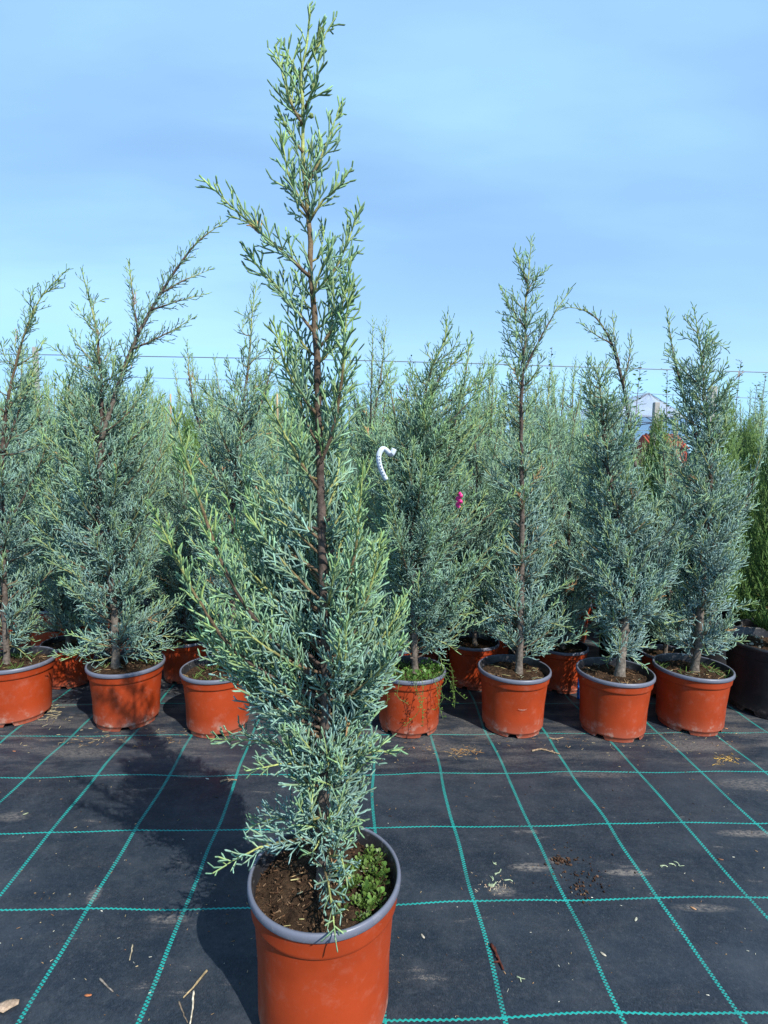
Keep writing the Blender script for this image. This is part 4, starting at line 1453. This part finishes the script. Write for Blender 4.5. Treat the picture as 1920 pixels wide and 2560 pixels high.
TAN, GRY, RED, STRAW = (0.27, 0.19, 0.12), (0.20, 0.17, 0.14), (0.08, 0.024, 0.016), (0.36, 0.30, 0.20)
twig('twig', 'dark red-brown knobbly twig lying on the fabric near a teal thread', [(1227, 2363), (1235, 2375), (1246, 2398), (1258, 2424)], 0.0042, RED, side=3)
twig('twig', 'forked tan twig lying on the fabric in front of the straight narrow cypress', [(1330, 1877), (1352, 1873), (1372, 1878), (1399, 1886)], 0.0038, TAN, side=4)
twig('straw', 'split tan stalk leaning against another near the front pot shadow', [(517, 2423), (490, 2456), (458, 2491)], 0.0028, (0.33, 0.25, 0.14), 'straw')
twig('straw', 'pale cream stalk beside the split tan stalk', [(484, 2474), (481, 2515), (475, 2556)], 0.0024, (0.55, 0.48, 0.36), 'straw')
twig('straw', 'thin dull brown stalk crossing the pale cream stalk', [(447, 2499), (458, 2528), (469, 2553)], 0.0018, (0.18, 0.14, 0.10), 'straw')
twig('straw', 'short pale straw lying alone between two teal threads', [(331, 2358), (328, 2378), (324, 2398)], 0.0018, STRAW, 'straw')
twig('straw', 'grey-brown dry stalk lying near a dead orange leaf', [(249, 2444), (266, 2462), (283, 2478)], 0.0022, GRY, 'straw')
twig('twig', 'small tan twig by the teal thread under the low branch', [(550, 1955), (568, 1950), (592, 1951)], 0.0035, TAN, side=3)
twig('twig', 'tan chip of twig beside the straight narrow cypress pot', [(1372, 1845), (1390, 1848), (1408, 1844)], 0.003, TAN, side=4)
for k, (a, b) in enumerate(((1241, 2160), (1252, 2172), (1229, 2190), (1240, 2205), (1235, 2215), (1262, 2200), (1650, 2164), (1672, 2158), (1684, 2152), (1292, 2440))):
    ang = rng.uniform(0, 6.28)
    l = rng.uniform(8, 15)
    twig('cypress_clipping', 'small pale green cypress clipping on the fabric', [(a, b), (a + l * math.cos(ang), b + 0.7 * l * math.sin(ang)), (a + 1.8 * l * math.cos(ang + 0.4), b + 1.2 * l * math.sin(ang + 0.4))],
         0.0020, (0.32, 0.38, 0.24), 'clipping', 1, 'green clippings on the fabric')


def chip(name, label, px, py, s, c, cat, group=None, flat=0.35, sq=2.0):
    p = on_ground(px, py)
    gw = Geo()
    u = np.linspace(0, 1, 5)
    a = rng.uniform(0, 6.28)
    d = np.array([math.cos(a), math.sin(a), 0])
    P = np.stack([(u - 0.5) * s * sq * d[0], (u - 0.5) * s * sq * d[1], 0 * u + s * flat], 1)
    tube(gw, P, s * 0.5 * np.sqrt(np.clip(1 - (2 * u - 1) ** 2, 0.2, 1)), 7, c, rough=0.18)
    V = gw.v[0]
    V[:, 2] = np.maximum((V[:, 2] - s * flat) * flat + s * flat * 0.5, 0)
    o = obj(name, gw, M_SOILBIT)
    o.location = (p[0], p[1], wrinkle(p[0], p[1]) + 0.0005)
    tag(o, label, cat, group)


chip('bark_chunk', 'rough pale brown chunk of bark lying on a teal thread', 14, 2515, 0.024, (0.34, 0.25, 0.18), 'bark', None, 0.5)
for (a, b, c, l) in ((220, 2486, (0.38, 0.14, 0.06), 'small curled orange dead leaf near the grey-brown stalk'), (64, 2034, (0.30, 0.33, 0.20), 'pale green dry leaf lying near the cypress shadow'),
                     (518, 1946, (0.45, 0.42, 0.37), 'tiny white chip near the small tan twig'), (35, 1878, (0.36, 0.15, 0.08), 'rusty dead leaf in front of the grassy pot'),
                     (1508, 2384, (0.40, 0.36, 0.28), 'grey papery leaf scrap on the fabric'), (1590, 2296, (0.38, 0.37, 0.28), 'pale seed husk on the fabric beyond the grey leaf scrap'),
                     (1733, 2270, (0.42, 0.24, 0.13), 'tan leaf scrap on a pale dust streak'), (1802, 2146, (0.16, 0.08, 0.05), 'dark bark sliver beside a teal thread'),
                     (1057, 2338, (0.36, 0.33, 0.26), 'pale seed husk right beside the front pot'), (1815, 1820, (0.42, 0.20, 0.09), 'orange dead leaf at the foot of the silvery cypress pot'),
                     (957, 1824, (0.50, 0.45, 0.38), 'pale pebble at the foot of the weedy pot'), (1034, 1867, (0.40, 0.16, 0.08), 'rusty leaf in front of the weedy pot')):
    chip('debris_chip', l, a, b, 0.0062, c, 'debris', None, 0.4, 2.4)
# loose crumbs: soil, needles, husks
lg = Geo()


def scatter(cx, cy, sx_, sy_, n, lo, hi, rlo, rhi, pal):
    P = np.array([on_ground(cx + sx_ * rng.normal(), cy + sy_ * rng.normal()) for _ in range(n)])
    P[:, 2] = wrinkle(P[:, 0], P[:, 1]) + rhi * 0.7
    D = unit(np.stack([rng.normal(0, 1, n), rng.normal(0, 1, n), rng.normal(0, 0.06, n)], 1))
    pal = np.asarray(pal)
    sticks(lg, P, D, rng.uniform(lo, hi, n), rng.uniform(rlo, rhi, n), rng.normal(0, 0.0015, (n, 3)) * [1, 1, 0.2], pal[rng.integers(0, len(pal), n)] * np.exp(rng.normal(0, 0.2, (n, 1))))


SOILP = [[0.045, 0.025, 0.016], [0.09, 0.05, 0.03]]
DRYP = [[0.26, 0.17, 0.09], [0.19, 0.11, 0.06], [0.34, 0.27, 0.16]]
scatter(1405, 2152, 14, 6, 45, 0.004, 0.009, 0.0015, 0.004, SOILP)
scatter(1465, 2205, 26, 22, 55, 0.004, 0.008, 0.0012, 0.0035, SOILP)
scatter(1430, 2175, 50, 35, 60, 0.002, 0.005, 0.0008, 0.002, SOILP)
scatter(1155, 1878, 22, 7, 70, 0.010, 0.026, 0.0007, 0.0012, [[0.33, 0.17, 0.06], [0.28, 0.19, 0.10]])
scatter(1815, 1897, 14, 6, 60, 0.008, 0.020, 0.0008, 0.0014, [[0.45, 0.28, 0.06], [0.40, 0.26, 0.10]])
scatter(1070, 1870, 60, 14, 40, 0.006, 0.018, 0.0006, 0.0012, DRYP)
scatter(230, 1845, 60, 14, 60, 0.008, 0.03, 0.0008, 0.0016, DRYP)
scatter(125, 1785, 25, 16, 60, 0.010, 0.04, 0.0010, 0.0020, [[0.36, 0.31, 0.19], [0.28, 0.23, 0.14]])
scatter(420, 1840, 60, 12, 40, 0.008, 0.025, 0.0008, 0.0014, DRYP)
scatter(1700, 1850, 120, 18, 70, 0.005, 0.016, 0.0007, 0.0016, DRYP)
scatter(1400, 1855, 140, 14, 60, 0.005, 0.018, 0.0007, 0.0014, DRYP)
scatter(1240, 2215, 25, 8, 50, 0.003, 0.012, 0.0007, 0.0013, [[0.42, 0.38, 0.28], [0.36, 0.28, 0.2]])
scatter(1000, 1960, 800, 60, 160, 0.003, 0.010, 0.0006, 0.0016, DRYP + SOILP)
scatter(1300, 2250, 420, 160, 150, 0.002, 0.007, 0.0006, 0.0014, DRYP + [[0.45, 0.44, 0.36]])
scatter(300, 2300, 260, 160, 120, 0.002, 0.008, 0.0006, 0.0014, DRYP + [[0.45, 0.44, 0.36]])
tag(obj('plant_litter', lg, M_SOILBIT), 'loose soil crumbs, dry needles and husks scattered on the fabric', 'litter', kind='stuff')
print('objects', len(bpy.data.objects), 'tris', sum(len(m.loops) - 2 * len(m.polygons) for m in bpy.data.meshes))
